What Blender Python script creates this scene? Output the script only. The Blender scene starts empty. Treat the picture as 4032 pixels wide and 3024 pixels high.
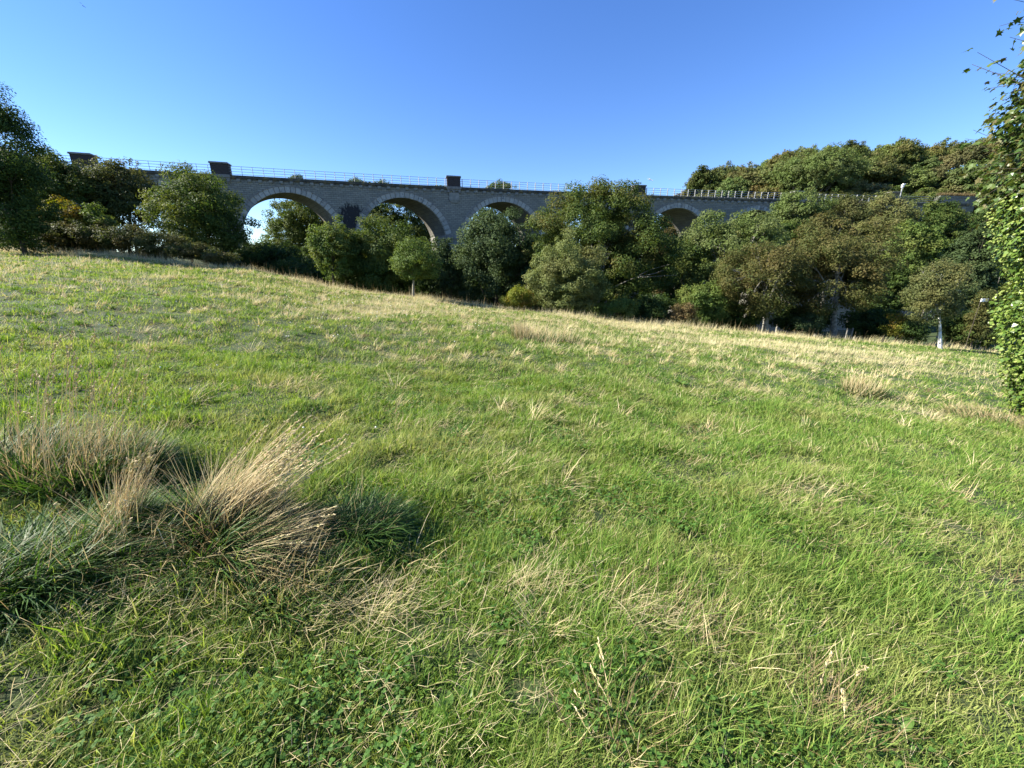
import bpy, math
import numpy as np
R = math.radians
sc = bpy.context.scene
C = sc.collection

# ------------------------------------------------------------------ camera
PITCH = 16.3
FPX = 1514.0                      # focal length in pixels of the 4032 px wide photograph
cd = bpy.data.cameras.new('camera'); cam = bpy.data.objects.new('camera', cd); C.objects.link(cam)
cd.sensor_width = 36.0; cd.lens = FPX / 4032 * 36; cd.clip_start = 0.05; cd.clip_end = 6000
cam.location = (0, 0, 0); cam.rotation_euler = (R(90 - PITCH), 0, 0)
sc.camera = cam
# ------------------------------------------------------------------ light
SUN_AZ, SUN_EL = -92.0, 36.0      # degrees right of the view direction, degrees above the horizon
w = bpy.data.worlds.new('World'); sc.world = w; w.use_nodes = True
nt = w.node_tree; bg = nt.nodes['Background']
sky = nt.nodes.new('ShaderNodeTexSky'); sky.sky_type = 'NISHITA'; sky.sun_disc = False
sky.sun_elevation = R(SUN_EL); sky.sun_rotation = R(SUN_AZ)
sky.altitude = 0; sky.air_density = 1.0; sky.dust_density = 0.0; sky.ozone_density = 4.0
hsv = nt.nodes.new('ShaderNodeHueSaturation'); hsv.inputs['Saturation'].default_value = 1.2; hsv.inputs['Hue'].default_value = 0.513
nt.links.new(sky.outputs[0], hsv.inputs['Color'])
nt.links.new(hsv.outputs[0], bg.inputs[0]); bg.inputs[1].default_value = 0.080
sd = bpy.data.lights.new('sun', 'SUN'); sun = bpy.data.objects.new('sun', sd); C.objects.link(sun)
sd.energy = 5.0; sd.angle = R(0.5); sd.color = (1.0, 0.93, 0.80)
sun.rotation_euler = (R(90 - SUN_EL), 0, R(180 - SUN_AZ))
sc.view_settings.view_transform = 'Standard'; sc.view_settings.look = 'None'
sc.view_settings.exposure = 1.65; sc.view_settings.gamma = 1
sc.cycles.max_bounces = 6; sc.cycles.diffuse_bounces = 3; sc.cycles.transmission_bounces = 3
sc.cycles.glossy_bounces = 2; sc.cycles.transparent_max_bounces = 4
sc.cycles.use_fast_gi = False

# ------------------------------------------------------------------ helpers
rng = np.random.default_rng(7)
cp, sp = math.cos(R(PITCH)), math.sin(R(PITCH))
K = 4032 / 2212.0

def ray(px, py):                  # photograph pixel -> direction with forward component 1
    u = (px - 2016) / FPX; v = (1512 - py) / FPX
    y = cp + v * sp
    return np.array([u / y, 1.0, (-sp + v * cp) / y])

def smooth(t):
    t = np.clip(t, 0, 1); return t * t * (3 - 2 * t)

_lat = rng.random((256, 256))
def noise(x, y, sc_=1.0, seed=0):                 # smooth value noise 0..1
    x = np.asarray(x, float) / sc_ + seed * 17.31; y = np.asarray(y, float) / sc_ + seed * 9.77
    xi = np.floor(x).astype(int); yi = np.floor(y).astype(int)
    fx = x - xi; fy = y - yi; fx = fx * fx * (3 - 2 * fx); fy = fy * fy * (3 - 2 * fy)
    a = _lat[xi & 255, yi & 255]; b = _lat[(xi + 1) & 255, yi & 255]
    c = _lat[xi & 255, (yi + 1) & 255]; d = _lat[(xi + 1) & 255, (yi + 1) & 255]
    return (a * (1 - fx) + b * fx) * (1 - fy) + (c * (1 - fx) + d * fx) * fy

def fbm(x, y, s, seed=0):
    return (noise(x, y, s, seed) * .55 + noise(x, y, s * .47, seed + 3) * .3 + noise(x, y, s * .21, seed + 5) * .15)

def tag(o, label=None, cat=None, group=None, kind=None):
    if label: o['label'] = label
    if cat: o['category'] = cat
    if group: o['group'] = group
    if kind: o['kind'] = kind
    return o

def mesh(name, V, F, mat=None, parent=None, smooth_=False, uv=None, link=True):
    """V (n,3) float, F list of arrays (m,k) of faces"""
    me = bpy.data.meshes.new(name)
    V = np.ascontiguousarray(V, dtype=np.float32)
    if not isinstance(F, (list, tuple)): F = [F]
    F = [np.asarray(f, dtype=np.int32) for f in F if len(f)]
    tot = np.concatenate([np.full(len(f), f.shape[1], dtype=np.int32) for f in F])
    flat = np.concatenate([f.ravel() for f in F])
    me.vertices.add(len(V)); me.vertices.foreach_set('co', V.ravel())
    me.loops.add(len(flat)); me.loops.foreach_set('vertex_index', flat)
    me.polygons.add(len(tot))
    st = np.concatenate([[0], np.cumsum(tot)[:-1]]).astype(np.int32)
    me.polygons.foreach_set('loop_start', st)
    me.polygons.foreach_set('use_smooth', np.full(len(tot), smooth_, dtype=bool))
    me.update(calc_edges=True)
    if uv is not None:
        l = me.uv_layers.new(name='UVMap')
        l.data.foreach_set('uv', np.asarray(uv, dtype=np.float32)[flat].ravel())
    if mat: me.materials.append(mat)
    if not link: return me
    o = bpy.data.objects.new(name, me); C.objects.link(o)
    if parent: o.parent = parent
    return o

def obj(name, me, parent=None, loc=None, rz=0, scale=None):
    o = bpy.data.objects.new(name, me); C.objects.link(o)
    if parent: o.parent = parent
    if loc is not None: o.location = loc
    o.rotation_euler = (0, 0, rz)
    if scale is not None: o.scale = scale
    return o

def empty(name, loc=(0, 0, 0)):
    o = bpy.data.objects.new(name, None); C.objects.link(o); o.location = loc; o.empty_display_size = .2
    return o

class MB:                                          # collects shapes into one mesh
    def __init__(s): s.V = []; s.F = {}; s.n = 0; s.UV = []
    def add(s, V, F, uv=None):
        V = np.asarray(V, float); F = np.asarray(F, int)
        s.V.append(V); s.F.setdefault(F.shape[1], []).append(F + s.n); s.n += len(V)
        s.UV.append(np.zeros((len(V), 2)) if uv is None else np.asarray(uv, float))
    def box(s, fn, x0, x1, y0, y1, z0, z1, seg=1):  # box mapped through fn(x,y,z)
        xs = np.linspace(x0, x1, seg + 1)
        P = []; uv = []
        for x in xs:
            for (y, z) in ((y0, z0), (y1, z0), (y1, z1), (y0, z1)):
                P.append(fn(x, y, z)); uv.append((x + (y - y0), z + (y - y0) * 0))
        F = []
        for i in range(seg):
            a = i * 4; b = a + 4
            for k in range(4):
                F.append((a + k, b + k, b + (k + 1) % 4, a + (k + 1) % 4))
        F.append((0, 1, 2, 3)); n = seg * 4; F.append((n + 3, n + 2, n + 1, n))
        s.add(P, np.array(F)[:, ::-1], uv)
    def tube(s, pts, rad, seg=7):
        V, F = tube(pts, rad, seg); s.add(V, F)
    def build(s, name, mat, parent=None, smooth_=False, uv=False):
        return mesh(name, np.concatenate(s.V), [np.concatenate(f) for f in s.F.values()], mat, parent, smooth_,
                    np.concatenate(s.UV) if uv else None)

def tube(pts, rad, seg=7):
    pts = np.asarray(pts, float); n = len(pts)
    d = np.gradient(pts, axis=0); d /= np.linalg.norm(d, axis=1)[:, None] + 1e-9
    ref = np.array([0.31, 0.83, 0.12]) if abs(d[0][2]) > .7 else np.array([0.1, .05, 1.])
    a = np.cross(d, ref); a /= np.linalg.norm(a, axis=1)[:, None]; b = np.cross(d, a)
    th = np.arange(seg) * 2 * math.pi / seg
    V = pts[:, None, :] + (a[:, None, :] * np.cos(th)[None, :, None] + b[:, None, :] * np.sin(th)[None, :, None]) * np.asarray(rad, float)[:, None, None]
    i = np.arange(n - 1)[:, None] * seg; k = np.arange(seg)[None, :]; k2 = (k + 1) % seg
    F = np.stack([i + k, i + k2, i + seg + k2, i + seg + k], -1).reshape(-1, 4)
    return V.reshape(-1, 3), F

# ------------------------------------------------------------------ materials
def newmat(name):
    m = bpy.data.materials.new(name); m.use_nodes = True
    t = m.node_tree; t.nodes.clear()
    out = t.nodes.new('ShaderNodeOutputMaterial')
    return m, t, out
def N(t, typ, **kw):
    n = t.nodes.new(typ)
    for k, v in kw.items(): setattr(n, k, v)
    return n
def mixc(t, f, a, b):
    m = N(t, 'ShaderNodeMix', data_type='RGBA')
    for s, v in ((0, f), (6, a), (7, b)):
        if hasattr(v, 'is_output') or isinstance(v, bpy.types.NodeSocket): t.links.new(v, m.inputs[s])
        else: m.inputs[s].default_value = v if s == 0 else (*v, 1)
    return m.outputs[2]
def mathn(t, op, a, b=0.0, c=None):
    m = N(t, 'ShaderNodeMath', operation=op)
    for i, v in enumerate((a, b) if c is None else (a, b, c)):
        if isinstance(v, bpy.types.NodeSocket): t.links.new(v, m.inputs[i])
        else: m.inputs[i].default_value = v
    return m.outputs[0]
def ramp(t, fac, stops, interp='LINEAR'):
    r = N(t, 'ShaderNodeValToRGB'); r.color_ramp.interpolation = interp
    el = r.color_ramp.elements
    while len(el) < len(stops): el.new(0.5)
    for e, (p, c) in zip(el, stops): e.position = p; e.color = (*c, 1) if len(c) == 3 else c
    t.links.new(fac, r.inputs[0]); return r.outputs[0]
def noisen(t, scale, detail=3, vec=None, rough=.55):
    n = N(t, 'ShaderNodeTexNoise'); n.inputs['Scale'].default_value = scale
    n.inputs['Detail'].default_value = detail; n.inputs['Roughness'].default_value = rough
    if vec is not None: t.links.new(vec, n.inputs['Vector'])
    return n.outputs[0]

def leafmat(name, stops, patch=None, pscale=.35, pamount=(.45, .62), trans=.36, rough=.6, spec=.12, vary=False):
    """stops: colours spread over the leaves at random; patch: second colour in clumps"""
    m, t, out = newmat(name)
    geo = N(t, 'ShaderNodeNewGeometry')
    col = ramp(t, geo.outputs['Random Per Island'], [(i / max(1, len(stops) - 1), c) for i, c in enumerate(stops)])
    if patch:
        tc = N(t, 'ShaderNodeTexCoord')
        n = noisen(t, pscale, 3, tc.outputs['Object'])
        f = ramp(t, n, [(pamount[0], (0, 0, 0)), (pamount[1], (1, 1, 1))])
        rb = N(t, 'ShaderNodeSeparateColor'); t.links.new(f, rb.inputs[0])
        f2 = mathn(t, 'MULTIPLY', rb.outputs[0], mathn(t, 'ADD', .35, mathn(t, 'FRACT', mathn(t, 'MULTIPLY', geo.outputs['Random Per Island'], 37.3))))
        f3 = mathn(t, 'MINIMUM', f2, 1.0)
        col = mixc(t, f3, col, patch)
    oi = N(t, 'ShaderNodeObjectInfo'); hv = N(t, 'ShaderNodeHueSaturation')   # every tree has a tint of its own
    if vary:
        t.links.new(mathn(t, 'ADD', .485, mathn(t, 'MULTIPLY', oi.outputs['Random'], .03)), hv.inputs['Hue'])
        t.links.new(mathn(t, 'ADD', .72, mathn(t, 'MULTIPLY', mathn(t, 'FRACT', mathn(t, 'MULTIPLY', oi.outputs['Random'], 7.7)), .6)), hv.inputs['Value'])
        t.links.new(col, hv.inputs['Color']); col = hv.outputs[0]
    d = N(t, 'ShaderNodeBsdfPrincipled'); t.links.new(col, d.inputs['Base Color'])
    d.inputs['Roughness'].default_value = rough; d.inputs['Specular IOR Level'].default_value = spec
    tr = N(t, 'ShaderNodeBsdfTranslucent')
    hs = N(t, 'ShaderNodeHueSaturation'); hs.inputs['Hue'].default_value = .485; hs.inputs['Saturation'].default_value = 1.15; hs.inputs['Value'].default_value = 1.35
    t.links.new(col, hs.inputs['Color']); t.links.new(hs.outputs[0], tr.inputs[0])
    mx = N(t, 'ShaderNodeMixShader'); mx.inputs[0].default_value = trans
    t.links.new(d.outputs[0], mx.inputs[1]); t.links.new(tr.outputs[0], mx.inputs[2]); t.links.new(mx.outputs[0], out.inputs[0])
    return m

def simple(name, stops, scale=4., rough=.8, metallic=0., bump=0., coord='Object', detail=5):
    m, t, out = newmat(name)
    tc = N(t, 'ShaderNodeTexCoord')
    n = noisen(t, scale, detail, tc.outputs[coord])
    col = ramp(t, n, [(.3 + .4 * i / max(1, len(stops) - 1), c) for i, c in enumerate(stops)])
    d = N(t, 'ShaderNodeBsdfPrincipled'); t.links.new(col, d.inputs['Base Color'])
    d.inputs['Roughness'].default_value = rough; d.inputs['Metallic'].default_value = metallic
    if bump:
        b = N(t, 'ShaderNodeBump'); b.inputs['Strength'].default_value = bump; b.inputs['Distance'].default_value = .05
        t.links.new(n, b.inputs['Height']); t.links.new(b.outputs[0], d.inputs['Normal'])
    t.links.new(d.outputs[0], out.inputs[0]); return m

def stonemat(name, c1, c2, mortar, bw, bh, msize=.03, stain=None, dark=.5, brick_rough=.9):
    m, t, out = newmat(name)
    uv = N(t, 'ShaderNodeUVMap'); uv.uv_map = 'UVMap'
    br = N(t, 'ShaderNodeTexBrick'); t.links.new(uv.outputs[0], br.inputs[0])
    br.inputs['Color1'].default_value = (*c1, 1); br.inputs['Color2'].default_value = (*c2, 1); br.inputs['Mortar'].default_value = (*mortar, 1)
    br.inputs['Scale'].default_value = 1; br.inputs['Mortar Size'].default_value = msize; br.inputs['Brick Width'].default_value = bw
    br.inputs['Row Height'].default_value = bh; br.inputs['Mortar Smooth'].default_value = .3; br.inputs['Bias'].default_value = 0
    # small wobble so that the courses are not ruled lines
    n1 = noisen(t, 1.4, 2, uv.outputs[0]); n2 = noisen(t, .35, 5, uv.outputs[0], .7)
    sx = N(t, 'ShaderNodeSeparateXYZ'); t.links.new(uv.outputs[0], sx.inputs[0])
    wob = mathn(t, 'MULTIPLY', mathn(t, 'SUBTRACT', n1, .5), .09)
    cx = N(t, 'ShaderNodeCombineXYZ'); t.links.new(mathn(t, 'ADD', sx.outputs[0], mathn(t, 'MULTIPLY', wob, 2.5)), cx.inputs[0]); t.links.new(mathn(t, 'ADD', sx.outputs[1], wob), cx.inputs[1])
    t.links.new(cx.outputs[0], br.inputs[0])
    col = mixc(t, mathn(t, 'MULTIPLY', ramp_f(t, n2, .45, .75), dark), br.outputs[0], (c1[0] * .3, c1[1] * .3, c1[2] * .3))
    n3 = noisen(t, 9, 4, uv.outputs[0], .7)
    col = mixc(t, mathn(t, 'MULTIPLY', ramp_f(t, n3, .4, .8), .5), col, (c2[0] * 1.25, c2[1] * 1.25, c2[2] * 1.25))
    if stain:                                     # tarry seepage stain on the stonework: (s, z, half width, half height)
        s0, z0, ws, hz = stain
        mp = N(t, 'ShaderNodeCombineXYZ'); t.links.new(mathn(t, 'MULTIPLY', sx.outputs[0], 3.4), mp.inputs[0]); t.links.new(mathn(t, 'MULTIPLY', sx.outputs[1], 1.3), mp.inputs[1])
        n4 = noisen(t, 1.0, 5, mp.outputs[0], .75)
        dx = mathn(t, 'POWER', mathn(t, 'DIVIDE', mathn(t, 'SUBTRACT', sx.outputs[0], s0), ws), 2.0)
        dz = mathn(t, 'POWER', mathn(t, 'ABSOLUTE', mathn(t, 'DIVIDE', mathn(t, 'SUBTRACT', sx.outputs[1], z0), hz)), 3.0)
        g = mathn(t, 'SUBTRACT', 1.0, mathn(t, 'ADD', dx, dz))
        f = ramp_f(t, mathn(t, 'ADD', mathn(t, 'MULTIPLY', g, .22), mathn(t, 'SUBTRACT', n4, .5)), .02, .10)
        col = mixc(t, f, col, (.018, .018, .02))
    d = N(t, 'ShaderNodeBsdfPrincipled'); t.links.new(col, d.inputs['Base Color']); d.inputs['Roughness'].default_value = brick_rough
    b = N(t, 'ShaderNodeBump'); b.inputs['Strength'].default_value = .5; b.inputs['Distance'].default_value = .04
    t.links.new(mathn(t, 'SUBTRACT', n3, br.outputs[1]), b.inputs['Height']); t.links.new(b.outputs[0], d.inputs['Normal'])
    t.links.new(d.outputs[0], out.inputs[0]); return m
def ramp_f(t, v, a, b):
    m = N(t, 'ShaderNodeMapRange'); m.inputs[1].default_value = a; m.inputs[2].default_value = b
    t.links.new(v, m.inputs[0]); return m.outputs[0]

# ------------------------------------------------------------------ ground shape
EDGE = [(-60, 3.3), (-35.2, 1.48), (-28.4, 1.23), (-25.0, .90), (-21.5, .56), (-18.9, .36), (-16.3, -.12), (-13.7, -.76), (-11.1, -1.17), (-7.1, -1.60),
        (-2.2, -2.22), (1.5, -2.59), (7.0, -3.13), (14.5, -3.84), (23.1, -4.55), (29.6, -5.05), (34.8, -5.51), (70, -8.6)]
EX = np.array([e[0] for e in EDGE]); EZ = np.array([e[1] for e in EDGE]) - .22
SIL = [(2600, 745), (2735, 690), (2844, 655), (2990, 634), (3099, 607), (3208, 585), (3336, 575), (3464, 570), (3646, 574), (3755, 568), (3846, 545), (3919, 535), (4032, 525), (4300, 520)]
ST = np.array([ray(*p)[0] for p in SIL]); SE = np.array([ray(*p)[2] for p in SIL])
YE = 28.0
def ground(x, y):
    x = np.asarray(x, float); y = np.asarray(y, float)
    yy = np.clip(y, 6, YE)
    xp = x * YE / yy
    res = np.interp(xp, EX, EZ) - (-1.6 - .1 * xp - .03 * YE)
    z = -1.6 - .1 * x - .03 * np.minimum(y, YE) + res * (yy / YE) * smooth((y - 2) / 22) 
    near = smooth((60 - y) / 30)
    z = z + near * ((fbm(x, y, 5.0, 1) - .5) * .34 * smooth(y / 8) + (fbm(x, y, 1.3, 2) - .5) * .13 + (noise(x, y, .42, 4) - .5) * .07)
    # beyond the brow: a bank stays on the left, elsewhere the land falls into the valley
    left = 1 - smooth((x + 30) / 14)
    d = np.maximum(y - YE - .8, 0)
    fall = z - .40 * d - .02 * d * d
    bank = z + .03 * d - .03 * np.maximum(d - 12, 0) ** 2
    zz = np.where(y > YE + .8, left * bank + (1 - left) * fall, z)
    zz = np.maximum(zz, -12.5 + 1.2 * noise(x, y, 30, 6))
    t = x / np.maximum(y, 20)
    e = np.interp(t, ST, SE)
    S = smooth((y - 66) / 56) * smooth((t - .3) / .14)
    hill = -12 + (e * 120 - 7.5 + 12) * S
    # the far country is lower than the hill and level
    return np.maximum(zz, np.where(y > 50, hill, -50))

def gp(px, py):                                    # where the line of sight meets the field
    r = ray(px, py); a, b = .5, 40.0
    for y in np.linspace(.5, 60, 600):
        if r[2] * y < ground(r[0] * y, y): b = y; break
        a = y
    for _ in range(20):
        m_ = (a + b) / 2
        if r[2] * m_ < ground(r[0] * m_, m_): b = m_
        else: a = m_
    return np.array([r[0] * b, b, float(ground(r[0] * b, b))])

def axis(parts):
    a = []
    for lo, hi, st in parts: a += list(np.arange(lo, hi, st))
    a.append(parts[-1][1]); return np.array(a)
gx = axis([(-3000, -400, 260), (-400, -120, 20), (-120, -46, 2), (-46, -12, .5), (-12, 12, .2), (12, 46, .5), (46, 160, 2), (160, 400, 20), (400, 3000, 260)])
gy = axis([(-400, -40, 40), (-40, -4, 2), (-4, 12, .2), (12, 36, .4), (36, 140, 2), (140, 400, 20), (400, 4000, 300)])
GX, GY = np.meshgrid(gx, gy)
GZ = ground(GX, GY)
V = np.stack([GX, GY, GZ], -1).reshape(-1, 3)
ny, nx = GX.shape
ii = (np.arange(ny - 1)[:, None] * nx + np.arange(nx - 1)[None, :]).ravel()
F = np.stack([ii, ii + 1, ii + nx + 1, ii + nx], -1)
m, t, out = newmat('meadow_soil')
tc = N(t, 'ShaderNodeTexCoord')
n1 = noisen(t, .5, 6, tc.outputs['Object'], .6); n2 = noisen(t, 14, 6, tc.outputs['Object'], .75)
c = ramp(t, n2, [(.3, (.012, .024, .005)), (.5, (.028, .050, .010)), (.7, (.06, .075, .02))])
c = mixc(t, ramp_f(t, n1, .42, .66), c, (.045, .065, .015))
d = N(t, 'ShaderNodeBsdfPrincipled'); t.links.new(c, d.inputs['Base Color']); d.inputs['Roughness'].default_value = .95
b = N(t, 'ShaderNodeBump'); b.inputs['Strength'].default_value = .6; b.inputs['Distance'].default_value = .04
t.links.new(n2, b.inputs['Height']); t.links.new(b.outputs[0], d.inputs['Normal']); t.links.new(d.outputs[0], out.inputs[0])
tag(mesh('ground', V, F, m, smooth_=True), kind='structure')

# ------------------------------------------------------------------ viaduct
CA, CB, CC = -8.47e-4, .2205, 62.01
_xs = np.linspace(-130, 130, 5201); _ys = CA * _xs ** 2 + CB * _xs + CC
_s = np.concatenate([[0], np.cumsum(np.hypot(np.diff(_xs), np.diff(_ys)))]); _s -= np.interp(0, _xs, _s)
SKEW = .42
def VF(s, off, z):                                # s along the viaduct, off = distance behind its near face
    s = s - SKEW * off                             # the arches cross on the skew
    x = np.interp(s, _s, _xs); y = CA * x * x + CB * x + CC
    dy = 2 * CA * x + CB; n_ = math.hypot(1, dy)
    return (x - dy / n_ * off, y + off / n_, z)
VW = 5.0; ZC = 11.2; RI = 6.0; ZO = 3.85; ZSP = 5.15; PITCHS = 14.33
HS = math.sqrt(RI * RI - (ZSP - ZO) ** 2)
crowns = [-1.3 + PITCHS * k for k in range(-3, 4)]
S0, S1 = crowns[0] - PITCHS / 2 - 14, 82.0
via = empty('railway_viaduct', (float(VF(0, 0, 0)[0]), float(VF(0, 0, 0)[1]), -12))
tag(via, 'long grey stone railway viaduct of round arches crossing behind the trees', 'viaduct')
via.location = (0, 0, 0)
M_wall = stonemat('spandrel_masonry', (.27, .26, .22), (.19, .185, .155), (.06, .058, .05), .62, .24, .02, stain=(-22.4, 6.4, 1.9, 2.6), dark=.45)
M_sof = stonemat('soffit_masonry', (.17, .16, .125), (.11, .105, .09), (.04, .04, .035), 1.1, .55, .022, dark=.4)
M_brick = stonemat('dark_brick', (.055, .038, .034), (.035, .027, .026), (.06, .055, .05), .24, .08, .012, dark=.4)
M_cop = simple('weathered_coping', [(.035, .034, .030), (.075, .07, .055), (.17, .13, .05)], 1.6, .95, bump=.3)
M_capst = simple('cap_stone', [(.14, .13, .12), (.24, .23, .21)], 3, .9, bump=.2)
M_corb = simple('corbel_stone', [(.17, .17, .15), (.28, .27, .24)], 2.2, .9, bump=.2)
m, t, out = newmat('voussoir_stone')
geo = N(t, 'ShaderNodeNewGeometry'); tc = N(t, 'ShaderNodeTexCoord')
c = ramp(t, geo.outputs['Random Per Island'], [(0, (.27, .265, .24)), (.5, (.38, .37, .33)), (.85, (.33, .31, .27)), (1, (.17, .17, .16))])
n1 = noisen(t, 1.6, 6, tc.outputs['Object'], .75)
c = mixc(t, ramp_f(t, n1, .52, .66), c, (.12, .12, .12))
d = N(t, 'ShaderNodeBsdfPrincipled'); t.links.new(c, d.inputs['Base Color']); d.inputs['Roughness'].default_value = .9; t.links.new(d.outputs[0], out.inputs[0])
M_vou = m

def VS(s, off, z):                                # square to the face: refuge pillars
    return VF(s + SKEW * off, off, z)
def VN(s0):                                       # far side pieces, square to the deck
    return lambda s, off, z: VF(s + SKEW * (off - VW), off, z)
def intr(s):                                       # underside height at s, or None over a pier
    for c_ in crowns:
        if abs(s - c_) < HS: return ZO + math.sqrt(RI * RI - (s - c_) ** 2)
    return None
# spandrel walls: near and far faces
ss = set(np.round(np.arange(S0, S1, .5), 3))
for c_ in crowns:
    for a in np.linspace(-1, 1, 41):
        ss.add(round(c_ + HS * .99999 * math.sin(a * math.pi / 2), 5))
    ss.add(round(c_ - HS - 1e-3, 5)); ss.add(round(c_ + HS + 1e-3, 5))
ss = sorted(ss)
wb = MB()
for off in (0.0, VW):
    P = []; uv = []
    for s in ss:
        z0 = intr(s); z0 = 5.15 if z0 is None else z0
        if s < crowns[0] - PITCHS / 2 - 1 or s > crowns[-1] + PITCHS / 2 - 1: z0 = -14
        for k in range(5):
            z = z0 + (ZC + .02 - z0) * k / 4
            P.append(VF(s, off, z)); uv.append((s, z))
    F = []
    for i in range(len(ss) - 1):
        for k in range(4):
            a = i * 5 + k; b = a + 5
            F.append((a, b, b + 1, a + 1) if off == 0 else (a, a + 1, b + 1, b))
    wb.add(P, F, uv)
wb.build('wall', M_wall, via, uv=True)
# arches: barrel and ring of voussoirs standing 6 cm proud
for c_ in crowns:
    a0 = math.asin(HS / RI)
    P = []; uv = []; F = []
    n_ = 40; q = 6
    for i in range(n_ + 1):
        a = -a0 + 2 * a0 * i / n_
        for j in range(q + 1):
            P.append(VF(c_ + RI * math.sin(a), VW * j / q, ZO + RI * math.cos(a))); uv.append((VW * j / q, RI * a))
    for i in range(n_):
        for j in range(q):
            k = i * (q + 1) + j; F.append((k, k + 1, k + q + 2, k + q + 1))
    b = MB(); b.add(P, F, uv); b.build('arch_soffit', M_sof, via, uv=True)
    vb = MB(); nv = 27
    lb = MB()
    for i in range(nv):
        g = .0065
        u0 = -a0 + 2 * a0 * i / nv + g; u1 = -a0 + 2 * a0 * (i + 1) / nv - g
        for (r0, r1, f0, f1, tgt) in ((RI - .012, RI + .70, -.06, .3, vb),):
            P = []
            for a in (u0, (u0 + u1) / 2, u1):
                for (r_, f_) in ((r0, f0), (r0, f1), (r1, f1), (r1, f0)):
                    P.append(VF(c_ + r_ * math.sin(a), f_, ZO + r_ * math.cos(a)))
            Fq = []
            for k in range(2):
                for e in range(4): Fq.append((k * 4 + e, k * 4 + (e + 1) % 4, k * 4 + 4 + (e + 1) % 4, k * 4 + 4 + e))
            Fq += [(0, 3, 2, 1), (8, 9, 10, 11)]
            tgt.add(P, Fq)
    vb.build('arch_ring', M_vou, via)
    P = []; F = []                                 # thin hood course over the ring
    for i in range(41):
        a = -a0 + 2 * a0 * i / 40
        for (r_, f_) in ((RI + .70, -.1), (RI + .70, .02), (RI + .80, .02), (RI + .80, -.1)): P.append(VF(c_ + r_ * math.sin(a), f_, ZO + r_ * math.cos(a)))
    for i in range(40):
        for e in range(4): F.append((i * 4 + e, i * 4 + (e + 1) % 4, i * 4 + 4 + (e + 1) % 4, i * 4 + 4 + e))
    mesh('hood_course', P, np.array(F), M_capst, via)
# piers
piers = [crowns[0] - PITCHS / 2 + PITCHS * k for k in range(len(crowns) + 1)]
for k, s in enumerate(piers):
    hw = PITCHS / 2 - HS
    b = MB(); bat = .35
    for (z0, z1) in ((-14, 4.6),):
        f = lambda x, y, z: VF(s + (x - s) * (1 + .02 * (4.6 - z)), y + (.03 * (4.6 - z)) * (-1 if y < 1 else 1), z)
        b.box(f, s - hw + .08, s + hw - .08, .05, VW - .05, z0, z1, 2)
    pr = b.build('pier', M_wall, via, uv=True)
    b = MB(); b.box(VF, s - hw - .02, s + hw + .02, -.12, VW + .12, 4.6, 4.98, 2); b.box(VF, s - hw + .03, s + hw - .03, -.03, VW + .03, 4.99, 5.16, 2)
    b.build('pier_cap', M_capst, pr)
# deck, coping, corbels
b = MB(); b.box(VF, S0, S1, .42, VW - .42, 11.0, 11.34, 90); b.build('deck', M_cop, via)
for off in (-.16, VW - .3):
    b = MB(); b.box(VF, S0, S1, off, off + .46, ZC + .02, 11.52, 110); b.box(VF, S0, S1, off + .07, off + .39, ZC - .08, ZC + .018, 110)
    b.build('coping', M_cop, via)
cb = None
pil = [-50.6, -37.15, -8.45, 20.3, 48.9]
s = -58.2
while s < 56:
    if all(abs(s - p) > .95 for p in pil):
        b = MB(); b.box(VF, s - .19, s + .19, -.24, .05, 10.90, ZC - .082); b.box(VF, s - .17, s + .17, -.18, .05, 10.79, 10.898)
        b.build('corbel', M_corb, via)
    s += 1.2
# refuge pillars over the piers
for s in pil:
    big = s != -50.6
    b = MB(); b.box(VS, s - .93, s + .93, -.22, .95, 11.53, 12.72); p = b.build('refuge_pillar', M_brick, via, uv=True)
    b = MB(); b.box(VS, s - 1.04, s + 1.04, -.33, 1.06, 12.722, 12.80); b.box(VS, s - 1.0, s + 1.0, -.29, 1.02, 12.803, 12.90)
    b.build('cap', M_capst, p)
    b = MB(); b.box(VS, s - 1.02, s + 1.02, -.30, .0, 11.2, 11.525); b.box(VS, s - .95, s + .95, -.2, 0, 11.0, 11.197)
    for o_ in (-.78, -.02, .74): b.box(VS, s + o_ - .15, s + o_ + .15, -.26, 0, 10.74, 10.998)
    b.build('pedestal', M_capst, p)
    if big and s > -30:
        b = MB(); b.box(VS, s - .72, s + .72, -.17, 0, 9.72, 10.738); b.box(VS, s - .6, s + .6, -.13, 0, 9.55, 9.717); b.box(VS, s - .45, s + .45, -.09, 0, 9.44, 9.547)
        b.build('pilaster', M_corb, p)
    b = MB(); b.box(VN(s), s - .93, s + .93, VW - .95, VW + .22, 11.53, 12.25); p = b.build('far_refuge_wall', M_brick, via, uv=True)
    b = MB(); b.box(VN(s), s - 1.0, s + 1.0, VW - 1.0, VW + .3, 12.253, 12.34); b.build('cap', M_capst, p)
for s in (-22.8, 5.85, 34.5):
    b = MB(); b.box(VF, s - .95, s + .95, VW - .3, VW + .5, 11.53, 12.3); p = b.build('far_refuge_wall', simple('rusty_brick', [(.09, .05, .035), (.06, .04, .035)], 6), via)
    b = MB(); b.box(VF, s - 1.0, s + 1.0, VW - .35, VW + .55, 12.303, 12.4); b.build('cap', M_capst, p)
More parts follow.
